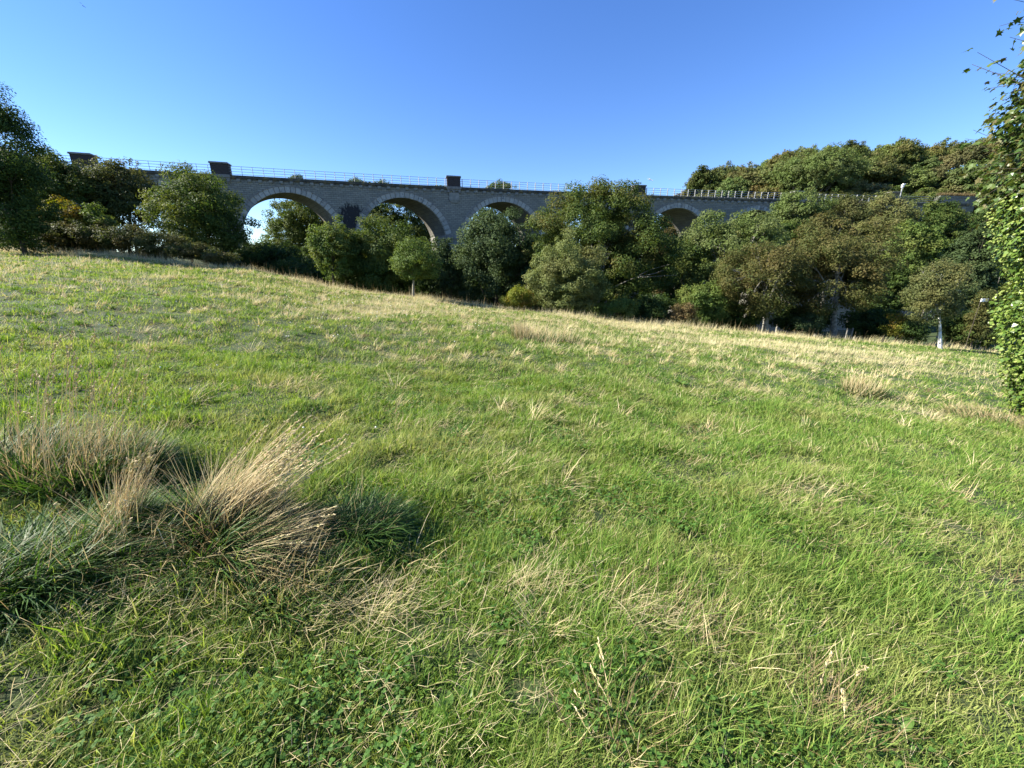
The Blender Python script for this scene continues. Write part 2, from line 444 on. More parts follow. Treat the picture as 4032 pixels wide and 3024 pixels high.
# railings
M_rail = simple('galvanised_rail', [(.26, .27, .29), (.38, .39, .41)], 3, .6, .1)
M_post = simple('painted_post', [(.36, .35, .32), (.50, .49, .45)], 3, .6, .0)
for off, zt in ((.12, 12.56), (VW - .12, 12.45)):
    b = MB()
    for z in np.linspace(11.68, zt, 4): b.box(VF, S0, S1, off - .018, off + .018, z - .02, z + .02, 120)
    rl = b.build('railing' if off < 1 else 'far_railing', M_rail, via)
    s = -57.6; k = 0
    while s < 66 and k < 100:
        if all(abs(s - p) > 1.0 for p in pil):
            b = MB(); f = off - .02
            b.box(VF, s - .026, s + .026, f - .045, f + .045, 11.5, zt + .03); b.build('post', M_post, rl); k += 1
        s += 1.2
# ------------------------------------------------------------------ vegetation
def leaf_quads(P, Nn, size, asp=.62, r=rng):
    n = len(P)
    Nn = Nn / (np.linalg.norm(Nn, axis=1)[:, None] + 1e-9)
    a = r.normal(size=(n, 3)); a -= (a * Nn).sum(1)[:, None] * Nn; a /= np.linalg.norm(a, axis=1)[:, None] + 1e-9
    b = np.cross(Nn, a)
    L = (size * r.uniform(.65, 1.3, n))[:, None] * .5
    k = r.uniform(-.15, .15, n)[:, None] * L
    V = np.stack([P + a * L, P + b * L * asp + Nn * k, P - a * L, P - b * L * asp + Nn * k], 1).reshape(-1, 3)
    return V, np.arange(4 * n).reshape(n, 4)

def crown_points(rx, ry, rz, leaf, r, cl=1.0, dens=1.0, low=.0, rough=.22, pointy=0.):
    """clumped leaf positions in an ellipsoid about the origin"""
    area = 4 * math.pi * ((rx * ry) ** 1.6 / 3 + (rx * rz) ** 1.6 / 3 + (ry * rz) ** 1.6 / 3) ** (1 / 1.6)
    rc = cl
    ncl = max(18, int(area / (rc * rc) * 1.5))
    n_leaf = int(area * 2.7 * dens / (leaf * leaf * .5 * .62))
    d = r.normal(size=(ncl, 3)); d /= np.linalg.norm(d, axis=1)[:, None]
    if low: d[:, 2] = np.where(d[:, 2] < -low, d[:, 2] * .5, d[:, 2])
    ph1, ph2 = r.uniform(0, 6, 2)
    az = np.arctan2(d[:, 1], d[:, 0])
    out = 1 + rough * (np.sin(az * 2 + ph1 + d[:, 2] * 3) * .5 + np.sin(az * 3.7 + ph2 - d[:, 2] * 4) * .5) * .8
    q = np.where(r.random(ncl) < .78, r.uniform(.80, 1.03, ncl), r.uniform(.35, .8, ncl)) * out
    tap = 1 - pointy * np.clip(d[:, 2], 0, 1) * .6
    cen = d * q[:, None] * np.array([rx, ry, rz]) ; cen[:, :2] *= tap[:, None]
    nl = 7                                         # side lobes break up the outline
    ld = r.normal(size=(nl, 3)); ld[:, 2] = ld[:, 2] * .8 + .1; ld /= np.linalg.norm(ld, axis=1)[:, None]
    li = r.integers(0, nl, ncl); use = r.random(ncl) < .5
    lc = ld[li] * .60 + d * r.uniform(.30, .46, ncl)[:, None]
    lc[:, :2] *= (1 - pointy * np.clip(lc[:, 2:3], 0, 1) * .6)
    cen = np.where(use[:, None], lc * np.array([rx, ry, rz]), cen)
    crad = rc * r.uniform(.40, 1.15, ncl)
    wgt = crad ** 2; wgt /= wgt.sum()
    idx = r.choice(ncl, n_leaf, p=wgt)
    dd = r.normal(size=(n_leaf, 3)); dd /= np.linalg.norm(dd, axis=1)[:, None]
    rr = crad[idx] * r.uniform(.25, 1.0, n_leaf) ** .6
    P = cen[idx] + dd * rr[:, None] * np.array([1, 1, .72])
    out_n = P / np.array([rx, ry, rz]) ** 1.0
    out_n /= np.linalg.norm(out_n, axis=1)[:, None] + 1e-9
    Nn = dd * .7 + out_n * .35 + np.array([0, 0, .45]) + r.normal(size=(n_leaf, 3)) * .45
    return P, Nn, cen, crad

def trunk_mesh(base, top, r0, cen, r, nb=14, jit=.5, f0=.25):
    """tapered trunk with limbs running to leaf clumps"""
    b = MB()
    base = np.array(base, float); top = np.array(top, float)
    n = 9; tt = np.linspace(0, 1, n)
    pts = base + (top - base) * tt[:, None]
    wob = np.cumsum(r.normal(size=(n, 2)) * .03 * np.linalg.norm(top - base) / 3, axis=0) * tt[:, None]
    pts[:, :2] += wob
    rad = r0 * (1 - .82 * tt ** .8); rad[0] *= 1.35; rad[1] *= 1.05
    b.tube(pts, rad, 9)
    if len(cen):
        ch = r.choice(len(cen), min(nb, len(cen)), replace=False)
        for c_ in cen[ch]:
            f = r.uniform(f0, .9); a = pts[int(f * (n - 1))]
            mid = a * .45 + c_ * .55 + np.array([0, 0, r.uniform(.0, .18) * np.linalg.norm(c_ - a)]) + r.normal(size=3) * .12
            q = np.array([a, a * .7 + mid * .3 + r.normal(size=3) * .06, mid, mid * .4 + c_ * .6 + r.normal(size=3) * .1, c_])
            ra = rad[int(f * (n - 1))] * .55
            b.tube(q, ra * np.array([1, .8, .55, .35, .15]), 6)
            for _ in range(2):
                e = c_ + r.normal(size=3) * jit
                b.tube([mid, (mid + e) / 2 + r.normal(size=3) * .12, e], ra * np.array([.4, .25, .08]), 5)
    return b

BARK = {
    'dark': simple('dark_bark', [(.035, .028, .02), (.09, .075, .055)], 8, .95, bump=.5),
    'grey': simple('grey_lichen_bark', [(.08, .075, .06), (.20, .19, .16), (.36, .35, .31)], 5, .95, bump=.5),
    'pale': simple('pale_bark', [(.16, .14, .10), (.30, .27, .20)], 6, .9, bump=.3),
    'birch': simple('white_birch_bark', [(.10, .09, .08), (.66, .64, .60), (.78, .76, .73)], 4.5, .8, bump=.15),
}
FOL = {
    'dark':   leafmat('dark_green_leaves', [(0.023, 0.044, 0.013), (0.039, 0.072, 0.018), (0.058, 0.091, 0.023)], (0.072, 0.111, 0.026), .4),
    'syc':    leafmat('sycamore_leaves', [(0.036, 0.065, 0.016), (0.055, 0.094, 0.021), (0.081, 0.120, 0.031)], (0.124, 0.150, 0.036), .45),
    'blue':   leafmat('bluish_green_leaves', [(0.036, 0.062, 0.026), (0.055, 0.088, 0.036), (0.078, 0.112, 0.047)], (0.068, 0.099, 0.034), .4),
    'olive':  leafmat('olive_leaves', [(.050, .068, .020), (.075, .094, .028), (.105, .118, .038)], (.10, .098, .034), .35),
    'fresh':  leafmat('fresh_green_leaves', [(0.062, 0.104, 0.023), (0.091, 0.146, 0.034), (0.130, 0.176, 0.044)], (0.150, 0.176, 0.046), .45),
    'ash':    leafmat('ash_leaves', [(0.072, 0.111, 0.029), (0.107, 0.153, 0.042), (0.143, 0.189, 0.058)], (0.130, 0.156, 0.058), .4),
    'willow': leafmat('grey_willow_leaves', [(0.098, 0.127, 0.039), (0.143, 0.176, 0.058), (0.182, 0.215, 0.081)], (0.169, 0.176, 0.065), .5),
    'beech':  leafmat('beech_leaves', [(.044, .073, .018), (.065, .104, .024), (.095, .122, .031)], (.135, .105, .034), .22, (.52, .74)),
    'autumn': leafmat('turning_leaves', [(.055, .075, .022), (.080, .096, .028), (.115, .108, .036)], (.140, .108, .040), .3, (.45, .75)),
    'brown':  leafmat('browned_leaves', [(0.098, 0.085, 0.036), (0.143, 0.111, 0.049), (0.195, 0.137, 0.065)], (0.117, 0.124, 0.042), .35),
    'yellow': leafmat('yellow_green_leaves', [(0.098, 0.130, 0.021), (0.143, 0.176, 0.026), (0.208, 0.215, 0.034)], (0.182, 0.117, 0.026), .8),
    'birch':  leafmat('birch_leaves', [(.075, .095, .035), (.11, .13, .048), (.15, .165, .06)], (.14, .14, .05), .8),
    'bramble': leafmat('bramble_leaves', [(.035, .055, .016), (.060, .082, .024), (.085, .098, .03)], (.11, .095, .035), .5),
    'hill':   leafmat('hillside_leaves', [(.078, .104, .032), (.110, .136, .044), (.150, .156, .055)], (.15, .14, .055), .3, vary=True),
}
def tree(label, cx, top, w, bot, Y, fol, bark='dark', cat='tree', name='tree', base=None, leaf=None, cl=None, dens=1., trunk=None,
         rough=.22, ryf=.85, pointy=0., group=None, low=.0, nb=14, seed=None):
    """cx, top, w, bot: the crown in the photograph (2212 px wide copy); Y: metres in front of the camera"""
    r = np.random.default_rng(seed if seed is not None else int(abs(cx) * 7 + top * 3 + Y))
    rt = ray(cx * K, top * K); rb = ray(cx * K, bot * K)
    x = rt[0] * Y; zt = rt[2] * Y; zb = rb[2] * Y
    rx = abs(ray((cx + w / 2) * K, top * K)[0] - rt[0]) * Y
    rx *= 1.07; rx /= math.sqrt(1 + (rt[0] * ryf) ** 2)
    bx = x if base is None else ray(base[0] * K, base[1] * K)[0] * Y
    zg = float(ground(bx, Y)); zb = max(zb, zg + .1)
    rz = max(.5, (zt - zb) / 2); zc = (zt + zb) / 2
    leaf = (leaf * .85) if leaf else max(.09, .0047 * Y); cl = (cl * .8) if cl else max(.42, min(.95, rx * .21))
    P, Nn, cen, crad = crown_points(max(.3, rx - cl * .2), max(.3, rx - cl * .2) * ryf, max(.3, rz - cl * .3), leaf, r, cl, dens, low, rough, pointy)
    cz = np.array([x - bx, 0, zc - zg])
    P = P + cz
    keep = P[:, 2] > -.1
    Vv, Ff = leaf_quads(P[keep], Nn[keep], leaf, r=r)
    o = empty(name, (bx, Y, zg)); tag(o, label, cat, group)
    mesh('crown', Vv, Ff, FOL[fol], o)
    cc = cen + cz
    ctop = np.array([x - bx, 0, (zc - zg) + rz * .55])
    r0 = trunk or max(.06, rx * .045)
    tb = trunk_mesh((0, 0, -.25), ctop, r0, cc * np.array([.9, .9, 1]) if base is not None else cc, r, nb, cl * .35, .5 if base is not None else .25)
    tb.build('trunk' if cat == 'tree' else 'stems', BARK[bark], o, True)
    return o

G_L = 'trees and bushes on the bank left of the viaduct'
tree('tall dark tree cut off by the left edge of the photo', -70, 178, 262, 570, 27, 'dark', cl=1.1, group=G_L)
tree('dark green tree just right of the tall one at the left edge', 96, 326, 215, 540, 38, 'syc', group=G_L)
tree('brownish olive tree overlapping the second refuge pillar from the left', 245, 343, 190, 520, 41, 'olive', bark='grey', group=G_L)
tree('broad sycamore standing in front of the left end arches', 415, 362, 240, 600, 38, 'syc', cl=1.2, rough=.12, pointy=.25, group=G_L)
tree('yellow green bush glowing on the left bank', 132, 432, 105, 530, 32, 'yellow', cat='bush', name='bush', group=G_L, leaf=.16)
tree('small upright ash green bush right of the yellow green one', 202, 436, 62, 530, 32, 'fresh', cat='bush', name='bush', group=G_L, leaf=.16)
bl = ['dark bramble bush below the tall tree at the left edge', 'dark bramble bush below the yellow green bush', 'bramble bush below the small upright bush',
      'bramble bush below the olive tree', 'brownish bramble bush left of the broad sycamore', 'low bramble bush at the foot of the broad sycamore', 'lowest bramble bush where the left bank runs out']
for i, (cx, top, w_, Y) in enumerate(((30, 468, 150, 31), (115, 474, 140, 30.5), (190, 476, 120, 31), (268, 486, 125, 31), (345, 500, 120, 30.5), (405, 522, 110, 30), (465, 548, 90, 30))):
    tree(bl[i], cx, top, w_, 560, Y, 'bramble' if i < 4 else ('olive' if i == 4 else 'bramble'), cat='bush', name='bramble_bush', leaf=.16, cl=.6, rough=.3, group='bramble bushes along the left bank')
G_M = 'trees between the field and the viaduct'
tree('green tree seen through the leftmost wide arch', 655, 404, 215, 650, 70, 'syc', group='trees beyond the viaduct', leaf=.3)
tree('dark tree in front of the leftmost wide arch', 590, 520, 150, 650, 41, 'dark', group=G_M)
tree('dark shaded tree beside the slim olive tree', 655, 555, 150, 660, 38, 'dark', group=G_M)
tree('slim olive tree below the black stained wall', 712, 468, 96, 610, 34, 'fresh', group=G_M, base=(716, 600), trunk=.12)
tree('leafy sycamore in front of the second wide arch', 818, 462, 185, 665, 37, 'syc', group=G_M)
tree('dark low tree left of the leafy sycamore', 755, 540, 90, 660, 36, 'syc', group=G_M)
tree('dark tree seen through the second wide arch', 850, 414, 165, 640, 74, 'syc', group='trees beyond the viaduct', leaf=.3, dens=1.)
tree('small round tree with a bare pale trunk at the field edge', 893, 513, 98, 612, 27.6, 'fresh', bark='pale', base=(891, 634), trunk=.11, group=G_M, leaf=.13, cl=.7, nb=20)
tree('dark tree in front of the pier between second and third arches', 950, 508, 85, 660, 40, 'blue', group=G_M)
tree('dark tree filling the third arch', 1072, 450, 185, 670, 39, 'blue', group=G_M)
tree('bare looking tree seen through the third arch', 1070, 428, 160, 640, 76, 'dark', group='trees beyond the viaduct', leaf=.3, dens=.6)
tree('largest tree, a broad beech browning at its top, hiding the fourth arch', 1300, 394, 335, 705, 38, 'beech', cl=1.35, pointy=.1, rough=.08, seed=3, group=G_M, nb=24, bark='grey', dens=1.15)
tree('pale grey green willow standing in front of the beech', 1230, 505, 152, 695, 30, 'willow', group=G_M, leaf=.15, cl=.7, dens=1.15)
tree('small yellow green shrub left of the pale willow', 1122, 617, 70, 676, 28.4, 'yellow', cat='bush', name='shrub', leaf=.13, group='shrubs at the far field edge')
tree('green shrub at the foot of the beech', 1338, 640, 84, 702, 29.5, 'fresh', cat='bush', name='shrub', leaf=.15, group='shrubs at the far field edge')
tree('dark shrub at the right foot of the beech', 1412, 632, 110, 706, 31, 'dark', cat='bush', name='shrub', leaf=.16, group='shrubs at the far field edge')
tree('greyish twiggy shrub right of the dark shrub', 1478, 648, 55, 708, 29.5, 'brown', cat='bush', name='shrub', leaf=.13, dens=.8, group='shrubs at the far field edge')
tree('fresh green shrub left of the first turning tree', 1520, 606, 112, 712, 31.5, 'fresh', cat='bush', name='shrub', leaf=.16, group='shrubs at the far field edge')
tree('brown tree showing through the arch right of the beech', 1450, 462, 95, 640, 80, 'brown', group='trees beyond the viaduct', leaf=.3)
tree('light green ash in front of the right end arch', 1580, 446, 245, 650, 45, 'ash', bark='grey', group=G_M, nb=26, cl=1.2)
tree('turning tree with a lichen grey trunk, left of the pair at the field edge', 1655, 520, 215, 682, 31, 'autumn', bark='grey', base=(1663, 716), trunk=.22, pointy=.2, group=G_M, nb=34, leaf=.16, dens=.8)
tree('turning tree with a lichen grey trunk, right of the pair at the field edge', 1828, 478, 262, 700, 32, 'autumn', bark='grey', base=(1803, 728), trunk=.29, group=G_M, nb=26, leaf=.17, cl=1.1)
tree('dark underwood bush left of the first grey trunk', 1600, 645, 120, 716, 33, 'syc', cat='bush', name='shrub', group='shrubs at the far field edge')
tree('dark underwood bush between the two grey trunks', 1738, 655, 130, 722, 33.5, 'dark', cat='bush', name='shrub', group='shrubs at the far field edge')
tree('grey green shrub touching the right grey trunk on its left', 1752, 672, 60, 724, 30.2, 'blue', cat='bush', name='shrub', leaf=.14, group='shrubs at the far field edge')
tree('dark underwood bush right of the second grey trunk', 1892, 655, 120, 732, 34, 'dark', cat='bush', name='shrub', group='shrubs at the far field edge')
tree('soft green tree behind and left of the birch', 1975, 466, 165, 700, 43, 'fresh', group=G_M)
tree('dark tree between right turning tree and birch', 1925, 560, 100, 720, 40, 'dark', group=G_M)
tree('white trunked birch at the right end of the field edge', 2042, 556, 138, 706, 25.5, 'birch', bark='birch', base=(2036, 745), trunk=.12, group=G_M, leaf=.12, cl=.55, nb=22, dens=.62, rough=.3)
tree('bright green shrub left of the birch trunk', 1952, 672, 66, 736, 30, 'yellow', cat='bush', name='shrub', leaf=.14, group='shrubs at the far field edge')
tree('dark round bush close to the birch trunk', 1984, 688, 62, 740, 29, 'dark', cat='bush', name='shrub', leaf=.14, group='shrubs at the far field edge')
tree('dark tree behind the birch beside the ivy covered tree', 2120, 492, 135, 745, 37, 'blue', group=G_M)
tree('dark hedge bush right of the birch trunk', 2095, 668, 110, 748, 30, 'syc', cat='bush', name='shrub', leaf=.15, group='shrubs at the far field edge')
tree('dark shaded tree in the gap right of the ash', 1490, 520, 90, 700, 43, 'syc', group=G_M)
tree('reddish hawthorn between birch and ivy covered tree', 2140, 620, 60, 745, 29, 'autumn', cat='bush', name='shrub', leaf=.13, group='shrubs at the far field edge')
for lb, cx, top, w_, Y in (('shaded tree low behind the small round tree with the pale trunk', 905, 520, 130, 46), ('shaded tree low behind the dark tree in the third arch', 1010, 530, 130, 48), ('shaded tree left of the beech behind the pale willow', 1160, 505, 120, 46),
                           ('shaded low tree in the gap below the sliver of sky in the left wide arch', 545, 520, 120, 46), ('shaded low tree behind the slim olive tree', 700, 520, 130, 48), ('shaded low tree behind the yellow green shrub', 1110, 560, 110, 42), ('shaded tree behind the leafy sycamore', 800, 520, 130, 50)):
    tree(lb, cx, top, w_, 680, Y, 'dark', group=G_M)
tree('dark tree behind the beech filling its middle', 1270, 430, 200, 690, 45, 'syc', group=G_M)
G_S = 'trees on the slope below the right end of the viaduct'
sl = [('green twiggy tree hiding the right end of the viaduct', 1738, 398, 130, 540, 60, 'ash'), ('dark olive tree right of the viaduct end', 1828, 414, 150, 560, 61, 'hill'),
      ('olive tree below the rail posts in the wood', 1925, 414, 150, 560, 62, 'hill'), ('brownish tree under the retaining wall', 2030, 430, 130, 570, 62, 'syc'),
      ('dark tree under the retaining wall beside the ivy covered tree', 2110, 455, 130, 580, 61, 'dark'), ('brown green tree above the right turning tree', 1790, 462, 150, 580, 52, 'autumn'),
      ('dark tree on the slope above the soft green tree', 1890, 470, 120, 580, 54, 'hill'), ('ivy hung tree at the foot of the retaining wall', 2060, 448, 110, 560, 70, 'olive'), ('dark tree beyond the ivy covered tree, high on the slope', 2190, 440, 120, 600, 60, 'hill'), ('dark tree low behind the ivy covered tree', 2200, 520, 120, 760, 40, 'syc'), ('dark tree on the slope left of the retaining wall', 1690, 470, 120, 600, 56, 'syc')]
for (lb, cx, top, w_, bot, Y, fo) in sl: tree(lb, cx, top, w_, bot, Y, fo, group=G_S, bark='grey', leaf=.28, nb=18)
G_B = 'tree tops showing above the viaduct parapet'
tree('bushy tree top showing above the parapet over the left wide arch', 638, 372, 36, 420, 70, 'syc', group=G_B, leaf=.22)
tree('low tree top above the parapet right of the rusty brick refuge', 770, 385, 60, 430, 72, 'syc', group=G_B, leaf=.22)
tree('low tree top above the parapet over the second wide arch', 826, 388, 40, 430, 72, 'syc', group=G_B, leaf=.22)
tree('thin tree top above the parapet just left of the central pillar', 955, 398, 40, 440, 74, 'fresh', group=G_B, leaf=.22)
tree('wide tree top above the parapet right of the central pillar', 1082, 390, 62, 440, 78, 'syc', group=G_B, leaf=.22)

# wood on the hill behind the right end of the viaduct: six tree shapes, copied
HT = []
HFOL = {'hill': FOL['hill'],
        'syc': leafmat('hill_sycamore_leaves', [(.05, .08, .02), (.075, .11, .028), (.10, .135, .036)], (.12, .13, .04), .3, vary=True),
        'olive': leafmat('hill_olive_leaves', [(.09, .10, .03), (.13, .135, .04), (.17, .165, .055)], (.15, .12, .045), .3, vary=True),
        'brown': leafmat('hill_browned_leaves', [(.09, .095, .04), (.13, .125, .052), (.17, .155, .07)], (.12, .13, .05), .3, vary=True),
        'ash': leafmat('hill_ash_leaves', [(.08, .12, .032), (.115, .16, .045), (.155, .195, .062)], (.14, .16, .06), .3, vary=True),
        'beech': leafmat('hill_beech_leaves', [(.06, .085, .024), (.09, .115, .03), (.12, .13, .04)], (.14, .125, .045), .3, vary=True)}
for i, (fo, rx, rz) in enumerate((('hill', 4.2, 3.4), ('syc', 3.8, 3.4), ('olive', 3.6, 3.0), ('brown', 3.2, 2.8), ('ash', 4.4, 3.6), ('beech', 3.8, 3.2))):
    r = np.random.default_rng(900 + i)
    P, Nn, cen, crad = crown_points(rx, rx * .95, rz, .38, r, .8, 1.0, .3, .28)
    P[:, 2] += rz + 1.6; cen[:, 2] += rz + 1.6
    Vv, Ff = leaf_quads(P, Nn, .42, r=r)
    cm = mesh('crown', Vv, Ff, HFOL[fo], link=False)
    tb = trunk_mesh((0, 0, -.6), (0, 0, rz + 3), .22, cen, r, 12)
    tm = mesh('trunk', np.concatenate(tb.V), [np.concatenate(f) for f in tb.F.values()], BARK['grey'], link=False, smooth_=True)
    HT.append((cm, tm, rz * 2 + 1.6))
HL = ['olive green tree in the wood covering the hill', 'dark green sycamore in the wood covering the hill', 'yellowish olive tree in the wood covering the hill',
      'browned tree in the wood covering the hill', 'light green tree in the wood covering the hill', 'beech with rusty tints in the wood covering the hill']
r = np.random.default_rng(5)
hp = []
for y in np.arange(74, 128, 5.2):
    for x in np.arange(.30 * y, 1.42 * y, 6.0):
        xx = x + r.uniform(-2.2, 2.2); yy = y + r.uniform(-2, 2)
        vy = CA * xx * xx + CB * xx + CC
        if yy < vy + VW + 4.5: continue
        if ground(xx, yy) < -9 and xx / yy < .6: continue
        hp.append((xx, yy))
for (xx, yy) in hp:
    k = int(r.choice(6, p=[.30, .22, .17, .10, .13, .08]))
    s_ = r.uniform(.78, 1.15); zg = float(ground(xx, yy))
    sil = float(np.interp(xx / yy, ST, SE)) * yy - zg - .3
    if sil < 2.6: continue
    s_ = min(s_, sil / (HT[k][2] * .95))
    o = empty('tree', (xx, yy, zg)); o.rotation_euler = (0, 0, r.uniform(0, 6.28)); o.scale = (s_ * r.uniform(.9, 1.15), s_ * r.uniform(.9, 1.15), s_ * r.uniform(.85, 1.1))
    tag(o, HL[k], 'tree', ['olive green', 'dark green', 'yellowish olive', 'browned', 'light green', 'rusty'][k] + ' trees in the wood on the hill')
    obj('crown', HT[k][0], o); obj('trunk', HT[k][1], o)
tree('big pale green dome shaped tree on the hill above the viaduct end', 1778, 322, 185, 430, 99, 'ash', bark='grey', leaf=.4, nb=34, group='trees on the hill', cl=1.5)
print('hill trees', len(hp))

# ------------------------------------------------------------------ grass
def blades(x, y, z, length, width, yaw, lean, curl, r, segs=2, twist=None):
    """ribbon blades: root (x,y,z); lean from upright (radians), curl adds to the lean along the blade"""
    n = len(x)
    if twist is None: twist = r.uniform(0, math.pi, n)
    dx, dy = np.cos(yaw), np.sin(yaw)
    wx, wy = np.cos(yaw + math.pi / 2 + (twist - math.pi / 2) * .6), np.sin(yaw + math.pi / 2 + (twist - math.pi / 2) * .6)
    P = np.stack([x, y, z], -1).astype(float); a = lean.copy()
    rows = []
    ws = {1: (1., .25), 2: (1., .8, .12), 3: (.8, 1., .75, .1), 4: (.8, 1., .9, .65, .1)}[segs]
    for k in range(segs + 1):
        hw = (width * ws[k] * .5)[:, None] * np.stack([wx, wy, np.zeros(n)], -1)
        rows.append(P - hw); rows.append(P + hw)
        st = length / segs
        P = P + np.stack([np.sin(a) * dx, np.sin(a) * dy, np.cos(a)], -1) * st[:, None]
        a = np.minimum(a + curl / segs, 1.95)
        g = P[:, 2]
    V = np.stack(rows, 1)                          # n, 2(segs+1), 3
    base = (np.arange(n) * 2 * (segs + 1))[:, None]
    F = np.concatenate([base + np.array([2 * k, 2 * k + 1, 2 * k + 3, 2 * k + 2]) for k in range(segs)], 0)
    return V.reshape(-1, 3), F
def merge(L):
    Vs, Fs, n = [], [], 0
    for V_, F_ in L: Vs.append(V_); Fs.append(F_ + n); n += len(V_)
    return np.concatenate(Vs), np.concatenate(Fs)

def scatter(n, d0, d1, power, r, spread=None):
    """positions on the field: density falls as distance ** -power"""
    q = 2 - power; u = r.random(n)
    d = (d0 ** q + u * (d1 ** q - d0 ** q)) ** (1 / q)
    sp_ = 1.45 + .75 * np.clip(1.8 / d - .35, 0, 1)
    t = np.tan(r.uniform(-1, 1, n) * np.arctan(sp_))
    y = d; x = t * d
    return x, y - .25
def onfield(x, y): return (y < YE + 1.6 + noise(x, y, 2.5, 9) * 1.2)

def patch(x, y, pts):                             # straw patches where the photograph shows them
    v = np.zeros(len(x))
    for (cx, cy, rx, ry, ang, amt) in pts:
        ca, sa = math.cos(ang), math.sin(ang)
        u = ((x - cx) * ca + (y - cy) * sa) / rx; w_ = (-(x - cx) * sa + (y - cy) * ca) / ry
        v = np.maximum(v, amt * np.clip(1.25 - np.sqrt(u * u + w_ * w_), 0, 1))
    return v
def pp(px, py, wpx, hpx, ang=0, amt=1.):           # from overview coordinates to a ground patch
    c_ = gp(px * K, py * K); a = gp((px - wpx / 2) * K, py * K); b_ = gp(px * K, (py - hpx / 2) * K)
    return (c_[0], c_[1], max(.1, abs(c_[0] - a[0])), max(.1, abs(b_[1] - c_[1])), ang, amt)
STRAW = [pp(2000, 800, 330, 60), pp(1850, 775, 260, 40), pp(1600, 745, 300, 24), pp(1180, 725, 130, 36), pp(620, 605, 160, 24), pp(900, 650, 240, 22), pp(150, 690, 260, 40, 0, .6),
         pp(1350, 705, 300, 20), pp(1230, 880, 120, 26), pp(1500, 860, 260, 50, 0, .8), pp(1700, 870, 200, 50), pp(2150, 900, 160, 40), pp(900, 930, 160, 30), pp(1100, 960, 260, 40, 0, .8),
         pp(1330, 1020, 300, 60, 0, .7), pp(1650, 1080, 180, 40), pp(1790, 1060, 120, 26), pp(1000, 1150, 260, 50, 0, .9), pp(1400, 1340, 240, 90), pp(1150, 1270, 260, 40, 0, .9),
         pp(780, 1330, 260, 60, 0, .8), pp(1750, 1540, 260, 110, 0, .9), pp(1330, 1590, 150, 90), pp(360, 720, 240, 60, 0, .7), pp(100, 800, 220, 60, 0, .9), pp(330, 790, 200, 50, 0, .7),
         pp(2000, 1000, 260, 60, 0, .6), pp(1950, 1200, 260, 70, 0, .7), pp(600, 830, 220, 50, 0, .45), pp(850, 1280, 200, 50, 0, .9), pp(700, 1400, 200, 60, 0, .6), pp(1550, 1420, 200, 60, 0, .5), pp(2050, 1400, 200, 60, 0, .5)]
GREEN = [pp(1950, 745, 200, 20), pp(650, 780, 420, 80), pp(1050, 1060, 120, 50), pp(1470, 832, 110, 24), pp(1000, 830, 500, 70), pp(1080, 1480, 500, 120), pp(250, 1420, 500, 140), pp(300, 590, 420, 30), pp(1850, 930, 200, 40), pp(1350, 800, 500, 20, 0, .6), pp(1480, 1200, 140, 60), pp(1600, 1250, 140, 60), pp(420, 1530, 400, 80)]
def dryness(x, y):
    v = fbm(x * .7, y * 1.4, .75, 12) * 1.0 + fbm(x, y, 2.5, 14) * .5 - .50 + .1 * smooth((y - 3) / 10)
    v = v + .30 * patch(x, y, STRAW) - .42 * patch(x, y, GREEN)
    v = v + .22 * smooth((y - 24.5) / 3.5)
    return np.clip(v, 0, 1)
def flow(x, y):                                    # the way the grass lies
    return .25 + 1.5 * (noise(x, y, 1.7, 21) - .5) + 1.6 * (noise(x, y, .5, 22) - .5)

M_green = leafmat('meadow_grass', [(.095, .185, .028), (.135, .24, .038), (.195, .29, .055), (.30, .34, .10)], (.29, .31, .10), 1.1, (.46, .7), trans=.40, rough=.6, spec=.15)
M_lush = leafmat('lush_grass', [(.045, .105, .018), (.070, .145, .026), (.11, .19, .036)], trans=.36, rough=.6, spec=.12)
M_straw = leafmat('dry_straw', [(.38, .31, .14), (.55, .46, .24), (.68, .58, .36), (.36, .35, .13)], trans=.25, rough=.6, spec=.25)
M_strawf = leafmat('bleached_grass', [(.38, .33, .16), (.52, .45, .25), (.60, .53, .33), (.32, .33, .13)], trans=.3, rough=.6, spec=.2)
M_clover = leafmat('clover_leaves', [(.045, .11, .02), (.07, .15, .028), (.10, .19, .04)], trans=.34, rough=.6, spec=.15)
M_thatch = leafmat('brown_thatch', [(.10, .075, .035), (.18, .14, .07), (.26, .2, .10)], trans=.2, rough=.7, spec=.15)

def make_green(name, n, d0, d1, power, lo, hi, wmul, seed, mat, cond, segs=2, leanr=(.1, 1.35), gaps=.33):
    r = np.random.default_rng(seed)
    x, y = scatter(n, d0, d1, power, r)
    dr = dryness(x, y)
    k = cond(x, y, dr, r) & onfield(x, y)
    if gaps: k = k & (fbm(x, y, .16 + .0 * x, 61) + r.normal(size=len(x)) * .07 > gaps)
    x, y, dr = x[k], y[k], dr[k]; m_ = len(x)
    d_ = np.maximum(y, .8)
    L = r.uniform(lo, hi, m_) * np.where(r.random(m_) < .1, 1.5, .85) * (.55 + 1.1 * smooth((fbm(x, y, .38, 31) - .25) / .5)) * (1 + d_ * .012)
    W = wmul * r.uniform(.6, 1.4, m_) * np.where(r.random(m_) < .16, 1.9, 1.) * (1 + d_ / 3.6)
    yaw = flow(x, y) + r.normal(size=m_) * 1.7
    lean = r.uniform(*leanr, m_)
    z = ground(x, y) - .01
    V_, F_ = blades(x, y, z, L, W, yaw, lean, r.uniform(.1, 1.1, m_), r, segs)
    return tag(mesh(name, V_, F_, mat), kind='stuff')
make_green('grass', 820000, .45, 7, 1.3, .03, .10, .0026, 41, M_green, lambda x, y, d, r: r.random(len(x)) > d * .6, 2)
make_green('grass', 620000, 5.5, 31, .95, .035, .09, .0026, 42, M_green, lambda x, y, d, r: r.random(len(x)) > d * .7, 2)
